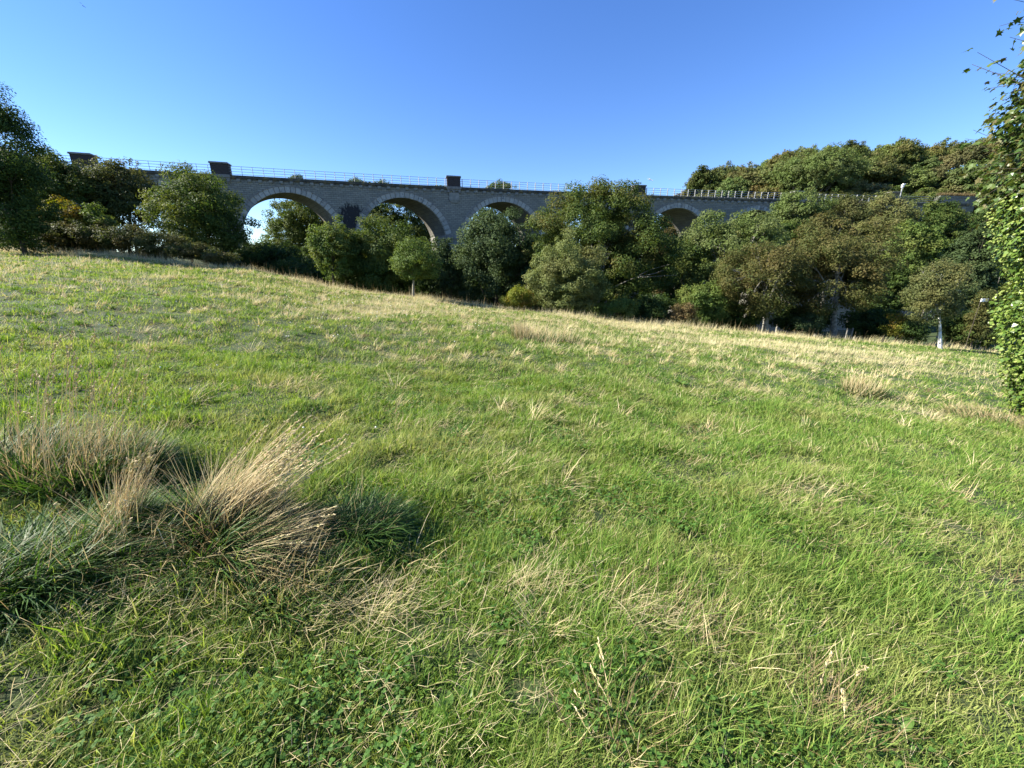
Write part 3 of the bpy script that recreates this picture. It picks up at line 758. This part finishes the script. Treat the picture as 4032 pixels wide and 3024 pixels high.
make_green('lush_grass', 360000, .45, 31, 1.3, .03, .10, .0028, 43, M_lush, lambda x, y, d, r: (r.random(len(x)) > .25 + d) & (fbm(x, y, .8, 33) > .36), 2, (.1, 1.2), 0)
make_green('short_turf', 420000, .45, 31, 1.25, .02, .05, .0036, 45, M_lush, lambda x, y, d, r: x < 1e9, 1, (.5, 1.5), 0)
# thatch between the blades
make_green('thatch', 140000, .45, 31, 1.2, .03, .09, .0022, 44, M_thatch, lambda x, y, d, r: r.random(len(x)) < .35 + d, 1, (1.1, 1.55), 0)
def make_straw(name, n, d0, d1, power, lo, hi, wmul, seed, mat, thr, leanr, zoff=.03, segs=3, base=.12, csd=.5):
    r = np.random.default_rng(seed)
    x, y = scatter(n, d0, d1, power, r); dr = dryness(x, y)
    k = (r.random(len(x)) < np.clip((dr - thr) * 1.9, base, 1)) & onfield(x, y)
    x, y, dr = x[k], y[k], dr[k]; m_ = len(x)
    L = r.uniform(lo, hi, m_) * (.6 + .8 * dr)
    W = wmul * r.uniform(.6, 1.3, m_) * (1 + y / 4.2)
    yaw = flow(x, y) * .8 + r.normal(size=m_) * .6 + np.where(r.random(m_) < .4, r.uniform(-3, 3, m_), 0)
    lean = r.uniform(*leanr, m_)
    z = ground(x, y) + r.uniform(0, zoff, m_) + .02
    V_, F_ = blades(x, y, z, L, W, yaw, lean, r.normal(size=m_) * csd, r, segs)
    return tag(mesh(name, V_, F_, mat), kind='stuff')
make_straw('dry_grass', 240000, .5, 8, 1.1, .03, .17, .00120, 51, M_straw, .40, (1.0, 1.65), .06, 4, .10, .9)
make_straw('dry_grass', 230000, 6, 31, .9, .06, .24, .0019, 52, M_strawf, .34, (.6, 1.6), .06, 2, .11)
make_straw('standing_dry_grass', 50000, 12, 31, .6, .15, .42, .0020, 53, M_strawf, .45, (.05, .6), .0, 2)
# tufts: small crowded clumps of longer blades, some green, some dead
def tufts(name, n, d0, d1, power, per, lo, hi, wd, seed, mat, leanr, rad, cond):
    r = np.random.default_rng(seed); x, y = scatter(n, d0, d1, power, r); k = cond(x, y, dryness(x, y)) & (y < YE); x, y = x[k], y[k]; n = len(x)
    size = r.uniform(.5, 1.4, n); idx = np.repeat(np.arange(n), per); m_ = len(idx)
    a = r.uniform(0, 6.28, m_); q = rad * np.sqrt(r.random(m_)) * size[idx]
    X = x[idx] + np.cos(a) * q; Y = y[idx] + np.sin(a) * q
    yaw = np.where(r.random(m_) < .5, a, (flow(x, y) + r.normal(size=n) * .8)[idx] + r.normal(size=m_) * .4)
    V_, F_ = blades(X, Y, ground(X, Y) - .01, r.uniform(lo, hi, m_) * size[idx], wd * r.uniform(.7, 1.4, m_) * (1 + Y / 4.), yaw, r.uniform(*leanr, m_), r.uniform(.2, 1.3, m_), r, 3)
    return tag(mesh(name, V_, F_, mat), kind='stuff')
tufts('grass_tufts', 1500, .7, 28, .6, 34, .07, .17, .0028, 91, M_lush, (.1, .9), .07, lambda x, y, d: d < .5)
tufts('grass_tufts', 1500, .7, 28, .6, 34, .07, .17, .0026, 92, M_green, (.1, 1.0), .08, lambda x, y, d: d < .6)
tufts('dead_grass_tufts', 1500, 1.2, 28, .5, 30, .10, .30, .0022, 93, M_straw, (.3, 1.4), .08, lambda x, y, d: d > .22)
tufts('brown_tufts', 700, 1.2, 28, .5, 36, .07, .18, .0024, 94, M_thatch, (.5, 1.5), .10, lambda x, y, d: d > .1)
# tall bleached grass and dark seed stalks along the brow of the field
r = np.random.default_rng(60)
n = 16000
x = r.uniform(-42, 42, n); y = YE + .2 + r.normal(size=n) * .9 + noise(x, x * 0, 3, 8) * 1.0
k = noise(x, y, 1.1, 3) > r.uniform(.15, .75, n); x, y = x[k], y[k]; n = len(x)
V_, F_ = blades(x, y, ground(x, y) - .02, r.uniform(.2, .55, n) * (.6 + .8 * noise(x, y, 1.8, 5)), r.uniform(.008, .018, n), r.uniform(-1, 1.2, n), r.uniform(.0, .5, n), r.uniform(0, .7, n), r, 2)
tag(mesh('brow_grass', V_, F_, M_strawf), kind='stuff')
n = 900; x = r.uniform(-42, 42, n); y = YE + 1.0 + r.normal(size=n) * .4
V_, F_ = blades(x, y, ground(x, y) - .02, r.uniform(.4, .95, n), r.uniform(.012, .024, n), r.uniform(-3, 3, n), r.uniform(.0, .3, n), r.uniform(0, .3, n), r, 2)
tag(mesh('brown_stalks', V_, F_, M_thatch), kind='stuff')

# clover: three round leaflets to a leaf
def clover(n, d0, d1, seed):
    r = np.random.default_rng(seed)
    x, y = scatter(n, d0, d1, 1.3, r); dr = dryness(x, y)
    k = (fbm(x, y, .6, 71) > .46 + .35 * dr); x, y = x[k], y[k]; n = len(x)
    z = ground(x, y) + r.uniform(.03, .075, n); s = r.uniform(.0034, .0062, n) * (1 + y * .10)
    th = r.uniform(0, 6.28, n); tx, ty = r.normal(size=n) * .3, r.normal(size=n) * .3
    out_ = []
    a6 = np.array([(0, 0), (.35, .75), (1.1, .95), (1.65, .45), (1.65, -.45), (1.1, -.95), (.35, -.75)])
    for j in range(3):
        a = th + j * 2.094
        lx = a6[None, :, 0] * np.cos(a)[:, None] - a6[None, :, 1] * np.sin(a)[:, None]
        ly = a6[None, :, 0] * np.sin(a)[:, None] + a6[None, :, 1] * np.cos(a)[:, None]
        lx = lx * s[:, None]; ly = ly * s[:, None]
        lz = lx * tx[:, None] + ly * ty[:, None] + .25 * np.abs(a6[None, :, 1]) * s[:, None]
        out_.append(np.stack([x[:, None] + lx, y[:, None] + ly, z[:, None] + lz], -1))
    V_ = np.stack(out_, 1).reshape(-1, 3)
    return tag(mesh('clover', V_, np.arange(len(V_)).reshape(-1, 7), M_clover), kind='stuff')
clover(38000, .5, 7, 70)
M_white = simple('white_clover_heads', [(.62, .60, .52), (.8, .78, .7)], 20, .8)
r = np.random.default_rng(75)
x, y = scatter(900, 3.5, 26, .8, r); k = (x < -1) & onfield(x, y) & (noise(x, y, 2.2, 4) > .5); x, y = x[k], y[k]
o8 = np.array([(1, 0, 0), (-1, 0, 0), (0, 1, 0), (0, -1, 0), (0, 0, 1), (0, 0, -1)]); f8 = np.array([(0, 2, 4), (2, 1, 4), (1, 3, 4), (3, 0, 4), (2, 0, 5), (1, 2, 5), (3, 1, 5), (0, 3, 5)])
V_ = (np.stack([x, y, ground(x, y) + .13], -1)[:, None] + o8[None] * (.010 + y[:, None, None] * .0007)).reshape(-1, 3)
F_ = (f8[None] + (np.arange(len(x)) * 6)[:, None, None]).reshape(-1, 3)
tag(mesh('clover_flowers', V_, F_, M_white), kind='stuff')

# ------------------------------------------------------------------ tussocks
M_tus = leafmat('coarse_tussock_grass', [(.028, .070, .014), (.045, .100, .020), (.08, .15, .03)], trans=.3, rough=.5, spec=.2)
M_tstraw = leafmat('tussock_straw', [(.26, .20, .09), (.40, .32, .16), (.54, .45, .27), (.30, .30, .12)], trans=.25, rough=.6, spec=.2)
def tussock(label, px, py, green, dry, stems, seed, rad=.3, yaw0=.3, spread=.8, gl=(.25, .55), dl=(.3, .7), sl=(.5, 1.0), lean=(.2, 1.1), dlean=(.3, 1.2), slean=(.05, .35), gm=None, dyaw=None):
    r = np.random.default_rng(seed); c_ = gp(px * K, py * K)
    o = empty('grass_tussock', c_); tag(o, label, 'grass tussock', 'grass tussocks in the meadow')
    sc_ = 1 + c_[1] / 6
    def grp(n, ll, ln, wd, yw, sp, cu, mat, name, segs=4, rr=1., fan=.35):
        if not n: return None
        a = r.uniform(0, 6.28, n); q = rad * rr * np.sqrt(r.random(n)); x = np.cos(a) * q; y = np.sin(a) * q * .8
        yaw = yw + r.normal(size=n) * sp + (a - yw) * .0
        yaw = np.where(r.random(n) < fan, a + r.normal(size=n) * .4, yaw)
        z = ground(c_[0] + x, c_[1] + y) - c_[2] - .02
        V_, F_ = blades(x, y, z, r.uniform(*ll, n), wd * r.uniform(.7, 1.3, n) * sc_, yaw, r.uniform(*ln, n), r.uniform(*cu, n), r, segs)
        return mesh(name, V_, F_, mat, o)
    grp(int(green * 1.3), gl, lean, .0050, yaw0, spread, (.3, 1.5), gm or M_tus, 'green_blades')
    grp(int(dry * 1.4), dl, dlean, .0023, yaw0 if dyaw is None else dyaw, spread * .9, (-.25, .9), M_tstraw, 'dry_stems', 4, 1., .22)
    if dry > 70: grp(int(dry * .9), (.1, .28), (.5, 1.5), .0032, yaw0, 1.2, (-.4, .9), M_thatch, 'dead_mat', 3, 1.15, .4)
    if stems:
        a = r.uniform(0, 6.28, stems); q = rad * .8 * np.sqrt(r.random(stems)); x = np.cos(a) * q; y = np.sin(a) * q
        for i in range(stems):
            L = r.uniform(*sl); ya = (yaw0 if dyaw is None else dyaw) + r.normal() * spread * .5; ln = r.uniform(*slean)
            z0 = float(ground(c_[0] + x[i], c_[1] + y[i]) - c_[2]); p = np.array([x[i], y[i], z0]); P_ = [p]
            for k in range(5):
                p = p + np.array([math.sin(ln) * math.cos(ya), math.sin(ln) * math.sin(ya), math.cos(ln)]) * L / 5; ln += .07; P_.append(p)
            b_ = MB(); hb = MB(); b_.tube(P_, np.array([.0016, .0014, .0012, .001, .0009, .0007]) * sc_, 4)
            d_ = (P_[-1] - P_[-2]); d_ /= np.linalg.norm(d_)
            for k in range(9):                     # spikelets of the seed head
                e = P_[-1] - d_ * (k * .009) + r.normal(size=3) * .003
                hb.tube([e, e + d_ * .008 + r.normal(size=3) * .003, e + d_ * .018 + r.normal(size=3) * .004], np.array([.001, .0034, .0006]) * sc_, 4)
            sk = b_.build('seed_stalk', M_straw, o); hb.build('seed_head', M_straw, sk)
    return o
tussock('large tussock of bleached stems sweeping right, in the left foreground', 470, 1142, 1100, 700, 80, 1, .20, .6, .5, (.16, .34), (.25, .55), (.45, .8), (.2, 1.3), (.35, 1.05), (.45, .95), dyaw=.6)
tussock('straw tussock leaning low to the right just below the large sweeping one', 485, 1192, 700, 420, 8, 2, .14, .15, .35, (.2, .45), (.3, .6), (.4, .6), (.6, 1.4), (1.0, 1.4), (1.0, 1.3))
tussock('dark green tussock between the low straw one and the open field', 770, 1150, 1300, 60, 0, 3, .2, .1, 1.2, (.18, .36), (.2, .4), lean=(.5, 1.3))
tussock('tallest tussock with upright seed stalks near the left edge', 190, 1035, 2400, 560, 44, 4, .38, .4, 1.0, (.2, .4), (.25, .5), (.6, 1.05), (.2, 1.2), (.1, 1.0), (.0, .3))
tussock('brown tussock at the left edge behind the dark green one', 30, 1028, 1300, 420, 10, 5, .30, 2.4, 1.2, (.2, .45), (.25, .5), (.5, .8), (.2, 1.2), (.4, 1.2), (.0, .4))
tussock('coarse dark green tussock in the bottom left foreground', 30, 1260, 1500, 60, 0, 6, .28, .2, 1.1, (.2, .4), (.25, .45), lean=(.4, 1.35))
tussock('dark green tussock with orange tinted stems below the tall stalks', 235, 1200, 1100, 120, 6, 7, .22, 0., 1.2, (.14, .3), (.2, .4), (.2, .4), (.5, 1.4))
tussock('small tussock of upright dry stalks between the two big ones', 265, 1165, 260, 120, 14, 8, .08, .9, .3, (.2, .35), (.3, .5), (.35, .5), (.1, .8), (.05, .4), (.1, .4))
tussock('low green tussock in front of the low straw one', 600, 1270, 1000, 120, 0, 9, .24, -.1, .8, (.12, .26), (.2, .4), lean=(.7, 1.4))
tussock('pale tussock standing in the middle of the far field', 1180, 735, 300, 420, 12, 10, 1.0, .8, .6, (.25, .45), (.3, .6), (.5, .7), (.1, .7), (.1, .8), (.1, .5))
tussock('thin pale tussock left of the middle one in the far field', 1125, 735, 60, 200, 6, 11, .25, 1.8, .6, (.25, .45), (.4, .7), (.5, .7), (.1, .5), (.1, .6), (.1, .5))
tussock('bluish tussock with pale stalks toward the ivy covered tree', 1860, 850, 700, 260, 10, 12, .40, .6, 1.1, (.2, .4), (.3, .5), (.4, .55), (.3, 1.2), (.1, .6), (.1, .4))
tussock('straw tussock in the lower right foreground', 1760, 1545, 250, 240, 4, 13, .2, .5, .5, (.08, .16), (.1, .3), (.2, .3), (.8, 1.4), (1.15, 1.5), (1., 1.3))
tussock('straw tussock at the bottom edge right of the centre', 1335, 1610, 200, 190, 4, 14, .14, 1.9, .5, (.08, .16), (.1, .28), (.2, .3), (.5, 1.2), (1.0, 1.45), (.8, 1.2))
tussock('tangled straw tussock in the right middle foreground', 1430, 1325, 200, 260, 4, 15, .24, .5, .7, (.08, .16), (.1, .28), (.2, .3), (.8, 1.4), (1.15, 1.5), (1., 1.3))
tussock('brown grass tussock at the foot of the ivy covered tree', 2130, 905, 300, 420, 0, 16, .7, 2.6, 1.0, (.1, .3), (.2, .45), lean=(.3, 1.3), dlean=(.3, 1.3))

# ------------------------------------------------------------------ broad leaved weeds
M_dock = leafmat('dock_leaves', [(.06, .13, .022), (.09, .17, .03), (.13, .21, .045)], trans=.35, rough=.4, spec=.4)
def weed(label, px, py, n, L, seed):
    r = np.random.default_rng(seed); c_ = gp(px * K, py * K)
    o = empty('dock_plant', c_); tag(o, label, 'weed', 'broad leaved weeds in the grass')
    for i in range(n):
        a = r.uniform(0, 6.28); le = r.uniform(.5, 1.1); ll = L * r.uniform(.7, 1.2)
        P_ = []
        p = np.array([0, 0, .01])
        prof = [.08, .12, .62, .9, .8, .5, .05]
        for k, w_ in enumerate(prof):
            side = np.array([-math.sin(a), math.cos(a), 0]) * ll * .24 * w_ * r.uniform(.9, 1.1)
            P_ += [p - side + [0, 0, ll * .06 * w_], p, p + side + [0, 0, ll * .06 * w_]]
            p = p + np.array([math.sin(le) * math.cos(a), math.sin(le) * math.sin(a), math.cos(le)]) * ll / 6; le += .12
        F_ = []
        for k in range(6):
            b0 = k * 3
            F_ += [(b0, b0 + 1, b0 + 4, b0 + 3), (b0 + 1, b0 + 2, b0 + 5, b0 + 4)]
        mesh('leaf', np.array(P_), np.array(F_), M_dock, o, True)
wl = [('broad leaved weed near the lower right corner, largest of its clump', 1935, 1590, 6, .085), ('small bright weed at the bottom edge left of the corner clump', 1880, 1640, 4, .06), ('weed right of the corner clump', 1985, 1575, 4, .06),
      ('twisted pale weed above the corner clump', 1870, 1445, 4, .07), ('upright weed in the grass at the bottom, left of centre', 975, 1540, 4, .075), ('crinkled weed next to the upright one at the bottom', 1010, 1520, 4, .055),
      ('flat weed leaves at the bottom edge near the centre', 1500, 1640, 5, .07), ('dark weed patch in the field right of the middle', 1470, 835, 14, .16), ('small weed in the middle of the near field', 1070, 1395, 4, .06)]
for i, (lb, px, py, n, L) in enumerate(wl): weed(lb, px, py, n, L, 200 + i)

# ------------------------------------------------------------------ ivy covered tree at the right edge
r = np.random.default_rng(300)
bx, by = 10.75, 6.3; bz = float(ground(bx, by))
iv = empty('ivy_covered_tree', (bx, by, bz)); tag(iv, 'tall tree at the right edge, clad in flowering ivy below and open leafy branches above', 'tree')
def lobed(P, Nn, size, tmpl, r, roll=None, down=.0):
    n = len(P); Nn = Nn / (np.linalg.norm(Nn, axis=1)[:, None] + 1e-9)
    ref = np.array([0, 0, -1.]) + r.normal(size=(n, 3)) * .55
    a = ref - (ref * Nn).sum(1)[:, None] * Nn; a /= np.linalg.norm(a, axis=1)[:, None] + 1e-9
    b = np.cross(Nn, a); s_ = size * r.uniform(.6, 1.25, n)
    tm = np.asarray(tmpl)
    V_ = P[:, None] + (a[:, None] * tm[None, :, 0:1] + b[:, None] * tm[None, :, 1:2] - Nn[:, None] * (np.abs(tm[None, :, 1:2]) * .35 + tm[None, :, 0:1] ** 2 * .15)) * s_[:, None, None]
    k = len(tm)
    return V_.reshape(-1, 3), np.arange(n * k).reshape(n, k)
IVY = [(0, 0), (.05, .42), (.45, .46), (.55, .24), (1, 0), (.55, -.24), (.45, -.46), (.05, -.42)]
SYC = [(0, 0), (-.05, .45), (.22, .32), (.45, .62), (.52, .24), (1.0, 0), (.52, -.24), (.45, -.62), (.22, -.32), (-.05, -.45)]
M_ivy = leafmat('ivy_leaves', [(.055, .105, .018), (.085, .15, .025), (.125, .19, .034), (.18, .23, .05)], trans=.18, rough=.32, spec=.5)
M_ivyf = simple('ivy_flower_heads', [(.14, .19, .04), (.24, .29, .07)], 30, .8)
M_sycn = leafmat('near_sycamore_leaves', [(.045, .085, .018), (.07, .12, .026), (.10, .145, .035), (.13, .11, .04)], trans=.3, rough=.4, spec=.4)
def ivyrad(h, a):                                  # radius of the ivy column by height and bearing
    base = np.interp(h, [-.2, .35, 1.4, 2.5, 3.2, 3.9, 4.6, 5.6], [1.15, 1.12, 1.36, 1.74, 2.15, 2.4, 2.0, .5])
    return base * (.86 + .3 * noise(a * 1.6 + 20, h, .8, 41) + .12 * noise(a * 2, h, .3, 42))
n = 34000
a = r.uniform(0, 2 * math.pi, n); h = r.uniform(0, 5.5, n)
rad = ivyrad(h, a) * r.uniform(.86, 1.03, n)
P = np.stack([np.cos(a) * rad, np.sin(a) * rad, h], -1)
Nn = np.stack([np.cos(a), np.sin(a), np.full(n, .35)], -1) + r.normal(size=(n, 3)) * .42
V_, F_ = lobed(P, Nn, .075, IVY, r)
ivp = mesh('ivy', V_, F_, M_ivy, iv)
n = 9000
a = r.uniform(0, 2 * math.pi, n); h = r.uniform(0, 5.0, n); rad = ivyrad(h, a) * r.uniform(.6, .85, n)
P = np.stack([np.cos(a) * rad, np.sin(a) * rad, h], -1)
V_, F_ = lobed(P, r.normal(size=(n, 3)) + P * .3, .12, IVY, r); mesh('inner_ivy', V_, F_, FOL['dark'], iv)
n = 2600
a = r.uniform(0, 2 * math.pi, n); h = r.uniform(.8, 5.0, n); k = noise(a * 3, h, .6, 47) > .35; a, h = a[k], h[k]; n = len(a); rad = ivyrad(h, a) * r.uniform(1.0, 1.05, n)
ico = []
ph = (1 + 5 ** .5) / 2
iv12 = np.array([(-1, ph, 0), (1, ph, 0), (-1, -ph, 0), (1, -ph, 0), (0, -1, ph), (0, 1, ph), (0, -1, -ph), (0, 1, -ph), (ph, 0, -1), (ph, 0, 1), (-ph, 0, -1), (-ph, 0, 1)]) / 1.9
if12 = np.array([(0, 11, 5), (0, 5, 1), (0, 1, 7), (0, 7, 10), (0, 10, 11), (1, 5, 9), (5, 11, 4), (11, 10, 2), (10, 7, 6), (7, 1, 8), (3, 9, 4), (3, 4, 2), (3, 2, 6), (3, 6, 8), (3, 8, 9), (4, 9, 5), (2, 4, 11), (6, 2, 10), (8, 6, 7), (9, 8, 1)])
P = np.stack([np.cos(a) * rad, np.sin(a) * rad, h], -1)
V_ = (P[:, None] + iv12[None] * r.uniform(.014, .030, n)[:, None, None]).reshape(-1, 3); F_ = (if12[None] + (np.arange(n) * 12)[:, None, None]).reshape(-1, 3)
fl = mesh('ivy_flowers', V_, F_, M_ivyf, iv); fl['kind'] = 'stuff'
tb = MB()
tp = [np.array([0, 0, -.3]), np.array([.05, 0, 1.5]), np.array([.0, .1, 3.2]), np.array([-.05, .05, 5.0]), np.array([.1, .0, 7.0]), np.array([.3, .1, 9.5])]
tb.tube(tp, [.34, .28, .24, .19, .13, .05], 10)
LP = []; LN = []
nbr = 620
for i in range(nbr):
    f = 3.9 + 5.5 * r.random() ** 1.5; a0 = r.uniform(0, 6.28)
    s0 = np.array([0, 0, f]); reach = np.interp(f, [3.6, 4.4, 5.3, 6.5, 7.5, 9.6], [2.0, 2.4, 2.6, 2.45, 2.1, .8]) * r.uniform(.6, 1.02)
    el = r.uniform(.0, .45)
    e = s0 + np.array([math.cos(a0) * reach, math.sin(a0) * reach, math.sin(el) * reach * .6])
    mid = (s0 + e) / 2 + np.array([0, 0, .25]) + r.normal(size=3) * .12
    tb.tube([s0, mid, e], [.035, .02, .006], 5)
    for j in range(9):                             # side twigs with pairs of leaves
        t_ = r.uniform(.3, 1.0); q = s0 * (1 - t_) ** 2 + 2 * mid * t_ * (1 - t_) + e * t_ ** 2
        dv = r.normal(size=3) * .35 + np.array([math.cos(a0), math.sin(a0), .1]) * .25
        q2 = q + dv; tb.tube([q, q2], [.006, .003], 4)
        for _ in range(9):
            LP.append(q + dv * r.uniform(.2, 1.1) + r.normal(size=3) * .07); LN.append(np.array([0, 0, .9]) + r.normal(size=3) * .55 + dv)
n = 48000
a = r.uniform(0, 6.28, n); f = r.uniform(3.7, 8.6, n); q = np.interp(f, [3.6, 4.4, 5.3, 6.5, 7.5, 8.8], [2.0, 2.4, 2.65, 2.5, 2.0, .6]) * (.82 + .3 * noise(a * 2.2, f, .45, 55)) * r.uniform(.5, 1, n) ** .5
k = noise(a * 2.5, f, .28, 57) * .6 + noise(a * 2.5 + 9, f, .7, 58) * .4 > .33; a, f, q = a[k], f[k], q[k]
LP += list(np.stack([np.cos(a) * q, np.sin(a) * q, f], -1)); LN += list(np.stack([np.cos(a) * .6, np.sin(a) * .6, np.full(len(a), .7)], -1) + r.normal(size=(len(a), 3)) * .45)
V_, F_ = lobed(np.array(LP), np.array(LN), .10, SYC, r); mesh('crown', V_, F_, M_sycn, iv)
tb.build('trunk', BARK['dark'], iv, True)

# ------------------------------------------------------------------ small things
M_white2 = simple('white_paint', [(.75, .75, .74), (.82, .82, .8)], 5, .5)
M_grey = simple('grey_metal', [(.30, .31, .32), (.42, .43, .44)], 5, .5, .4)
def at(px, py, Y): rr = ray(px, py); return np.array([rr[0] * Y, Y, rr[2] * Y])
ident = lambda x, y, z: (x, y, z)
# white sign behind the birch
c_ = at(3876, 1182, 28.5); zg = float(ground(c_[0], 28.5))
o = empty('sign_post', (c_[0], 28.5, zg)); tag(o, 'white sign board on a grey post between the birch and the ivy covered tree', 'sign'); hz = c_[2] - zg
b = MB(); b.box(ident, -.27, .27, -.03, 0, hz - .12, hz + .12); b.box(ident, -.22, .22, -.045, -.031, hz - .08, hz + .08); b.build('board', M_white2, o)
b = MB(); b.tube([(-.22, .03, -.3), (-.22, .03, hz + .1)], [.018, .018], 8); b.build('post', BARK['dark'], o)
# wire fence by the right grey trunk
a_ = at(3292, 1328, 33.); b_ = at(3352, 1332, 33.); hh = 1.25
zg = float(min(a_[2], b_[2])) - .45
o = empty('wire_fence', (a_[0], 33., zg)); tag(o, 'grey welded wire fence panel right of the right grey trunk', 'fence'); wd = b_[0] - a_[0]
b = MB()
for i in range(15): b.tube([(wd * i / 14, 0, 0), (wd * i / 14, 0, hh)], [.009] * 2, 4)
for i in range(8): b.tube([(0, .012, hh * i / 7), (wd, .012, hh * i / 7)], [.009] * 2, 4)
b.build('wire_panel', M_grey, o)
for xx in (0, wd):
    b = MB(); b.box(ident, xx - .04, xx + .04, .02, .10, -.6, hh + .08); b.build('post', M_grey, o)
# signal post and cabinet beside the line
P3 = at(3530, 752, 79.); zg = float(P3[2]) - 1.2
o = empty('signal_post', (P3[0], 78., zg)); tag(o, 'white headed signal post standing in the wood beside the line', 'signal post')
b = MB(); b.tube([(0, 0, -4), (0, 0, 1.6)], [.09, .09], 8); b.build('post', M_grey, o)
b = MB(); b.box(ident, -.16, .16, -.14, .14, 1.601, 2.1); b.box(ident, -.05, .4, -.1, .1, 2.105, 2.25); b.build('head', M_white2, o)
o = empty('lineside_cabinet', (P3[0] - 1.9, 77.6, zg)); tag(o, 'low brick lineside hut left of the white headed signal post', 'hut')
b = MB(); b.box(ident, -.9, .9, -.6, .6, -4, .6); b.build('wall', M_cop, o)
b = MB(); b.box(ident, -1., 1., -.7, .7, .603, .72); b.build('roof', M_capst, o)
# retaining wall up the slope
b = MB()
for (z0, z1, e) in ((-9, 0, 0), (.003, .25, .12)): b.box(lambda x, y, z: (x, y + .12 * x, z), 0, 8, -e, .9 + e, z0, z1, 6)
c_ = at(3700, 776, 78.)
o = b.build('retaining_wall', stonemat('old_masonry', (.15, .15, .12), (.11, .11, .09), (.05, .05, .045), .6, .3, .02), None, uv=True); o.location = c_
tag(o, 'weathered retaining wall with grass on its top, on the slope left of the ivy covered tree', 'wall')
r = np.random.default_rng(88); n = 2500
x = r.uniform(0, 8, n); V_, F_ = blades(x, .12 * x + r.uniform(0, .9, n), np.full(n, .24), r.uniform(.3, .8, n), np.full(n, .04), r.uniform(-3, 3, n), r.uniform(.1, .9, n), r.uniform(0, .8, n), r, 2)
V_ = V_ + c_; tag(mesh('wall_top_grass', V_, F_, M_thatch), kind='stuff')

# birds
def bird(name, label, pos, span, yaw, bank, flap, mat_b, mat_w, perched=False):
    o = empty(name, pos); tag(o, label, 'bird'); o.rotation_euler = (bank, 0, yaw)
    s_ = span
    prof = [(-.27, .004, 0), (-.22, .02, .0), (-.1, .045, 0), (.05, .055, 0), (.14, .038, .005), (.19, .034, .015), (.225, .026, .015), (.25, .008, .01), (.28, .002, .004)]
    b = MB(); b.tube([(p[0] * s_, 0, p[2] * s_) for p in prof], [p[1] * s_ for p in prof], 8)
    b.add([(-.2 * s_, -.02 * s_, 0), (-.2 * s_, .02 * s_, 0), (-.33 * s_, .05 * s_, 0), (-.33 * s_, -.05 * s_, 0), (-.2 * s_, -.02 * s_, .006 * s_), (-.2 * s_, .02 * s_, .006 * s_), (-.33 * s_, .05 * s_, .006 * s_), (-.33 * s_, -.05 * s_, .006 * s_)],
          [(0, 1, 2, 3), (7, 6, 5, 4), (0, 4, 5, 1), (1, 5, 6, 2), (2, 6, 7, 3), (3, 7, 4, 0)])
    b.build('body', mat_b, o, True)
    if perched:
        b = MB()
        for sy in (-1, 1): b.tube([(0, sy * .03 * s_, -.02 * s_), (.01, sy * .03 * s_, -.14 * s_)], [.006 * s_] * 2, 4)
        b.build('legs', mat_b, o); 
    for sy in (-1, 1):
        b = MB(); V_ = []
        st = [(0, .03, .12, -.10, .01), (.15, .18, .15, -.06, .06 * flap), (.3, .3, .12, -.05, .10 * flap), (.42, .42, .05, -.08, .07 * flap), (.5, .5, -.06, -.10, .02 * flap)]
        if perched: st = [(0, .045, .1, -.08, .03), (0, .055, .02, -.16, .02), (0, .05, -.10, -.22, .01), (0, .03, -.2, -.28, .01), (0, .02, -.27, -.3, .0)]
        for (_, yy, xa, xb, zz) in st: V_ += [(xa * s_, sy * yy * s_, zz * s_ + .004 * s_), (xb * s_, sy * yy * s_, zz * s_), (xb * s_, sy * yy * s_, zz * s_ - .006 * s_), (xa * s_, sy * yy * s_, zz * s_ - .008 * s_)]
        F_ = []
        for k in range(4):
            for e in range(4): F_.append((k * 4 + e, k * 4 + (e + 1) % 4, k * 4 + 4 + (e + 1) % 4, k * 4 + 4 + e))
        F_ += [(0, 3, 2, 1), (16, 17, 18, 19)]
        b.add(V_, F_); b.build('wing', mat_w, o)
M_gull = simple('gull_feathers', [(.45, .46, .48), (.7, .7, .7)], 3, .8); M_dkf = simple('dark_feathers', [(.03, .03, .035), (.06, .06, .07)], 5, .7)
bird('gull', 'grey gull gliding over the parapet between the last two pillars', at(2560, 708, 58), 1.15, .5, .5, .9, M_gull, M_gull)
bird('bird', 'small dark bird flying alone high in the left of the sky', at(326, 22, 40), .45, 2.2, .8, 1.2, M_dkf, M_dkf)
_p = VF(-50.9, .35, 12.90)
bird('bird', 'small dark bird perched on the leftmost refuge pillar', (_p[0], _p[1], 12.90 + .06), .42, 0.2, 0, 0, M_dkf, M_dkf, True)
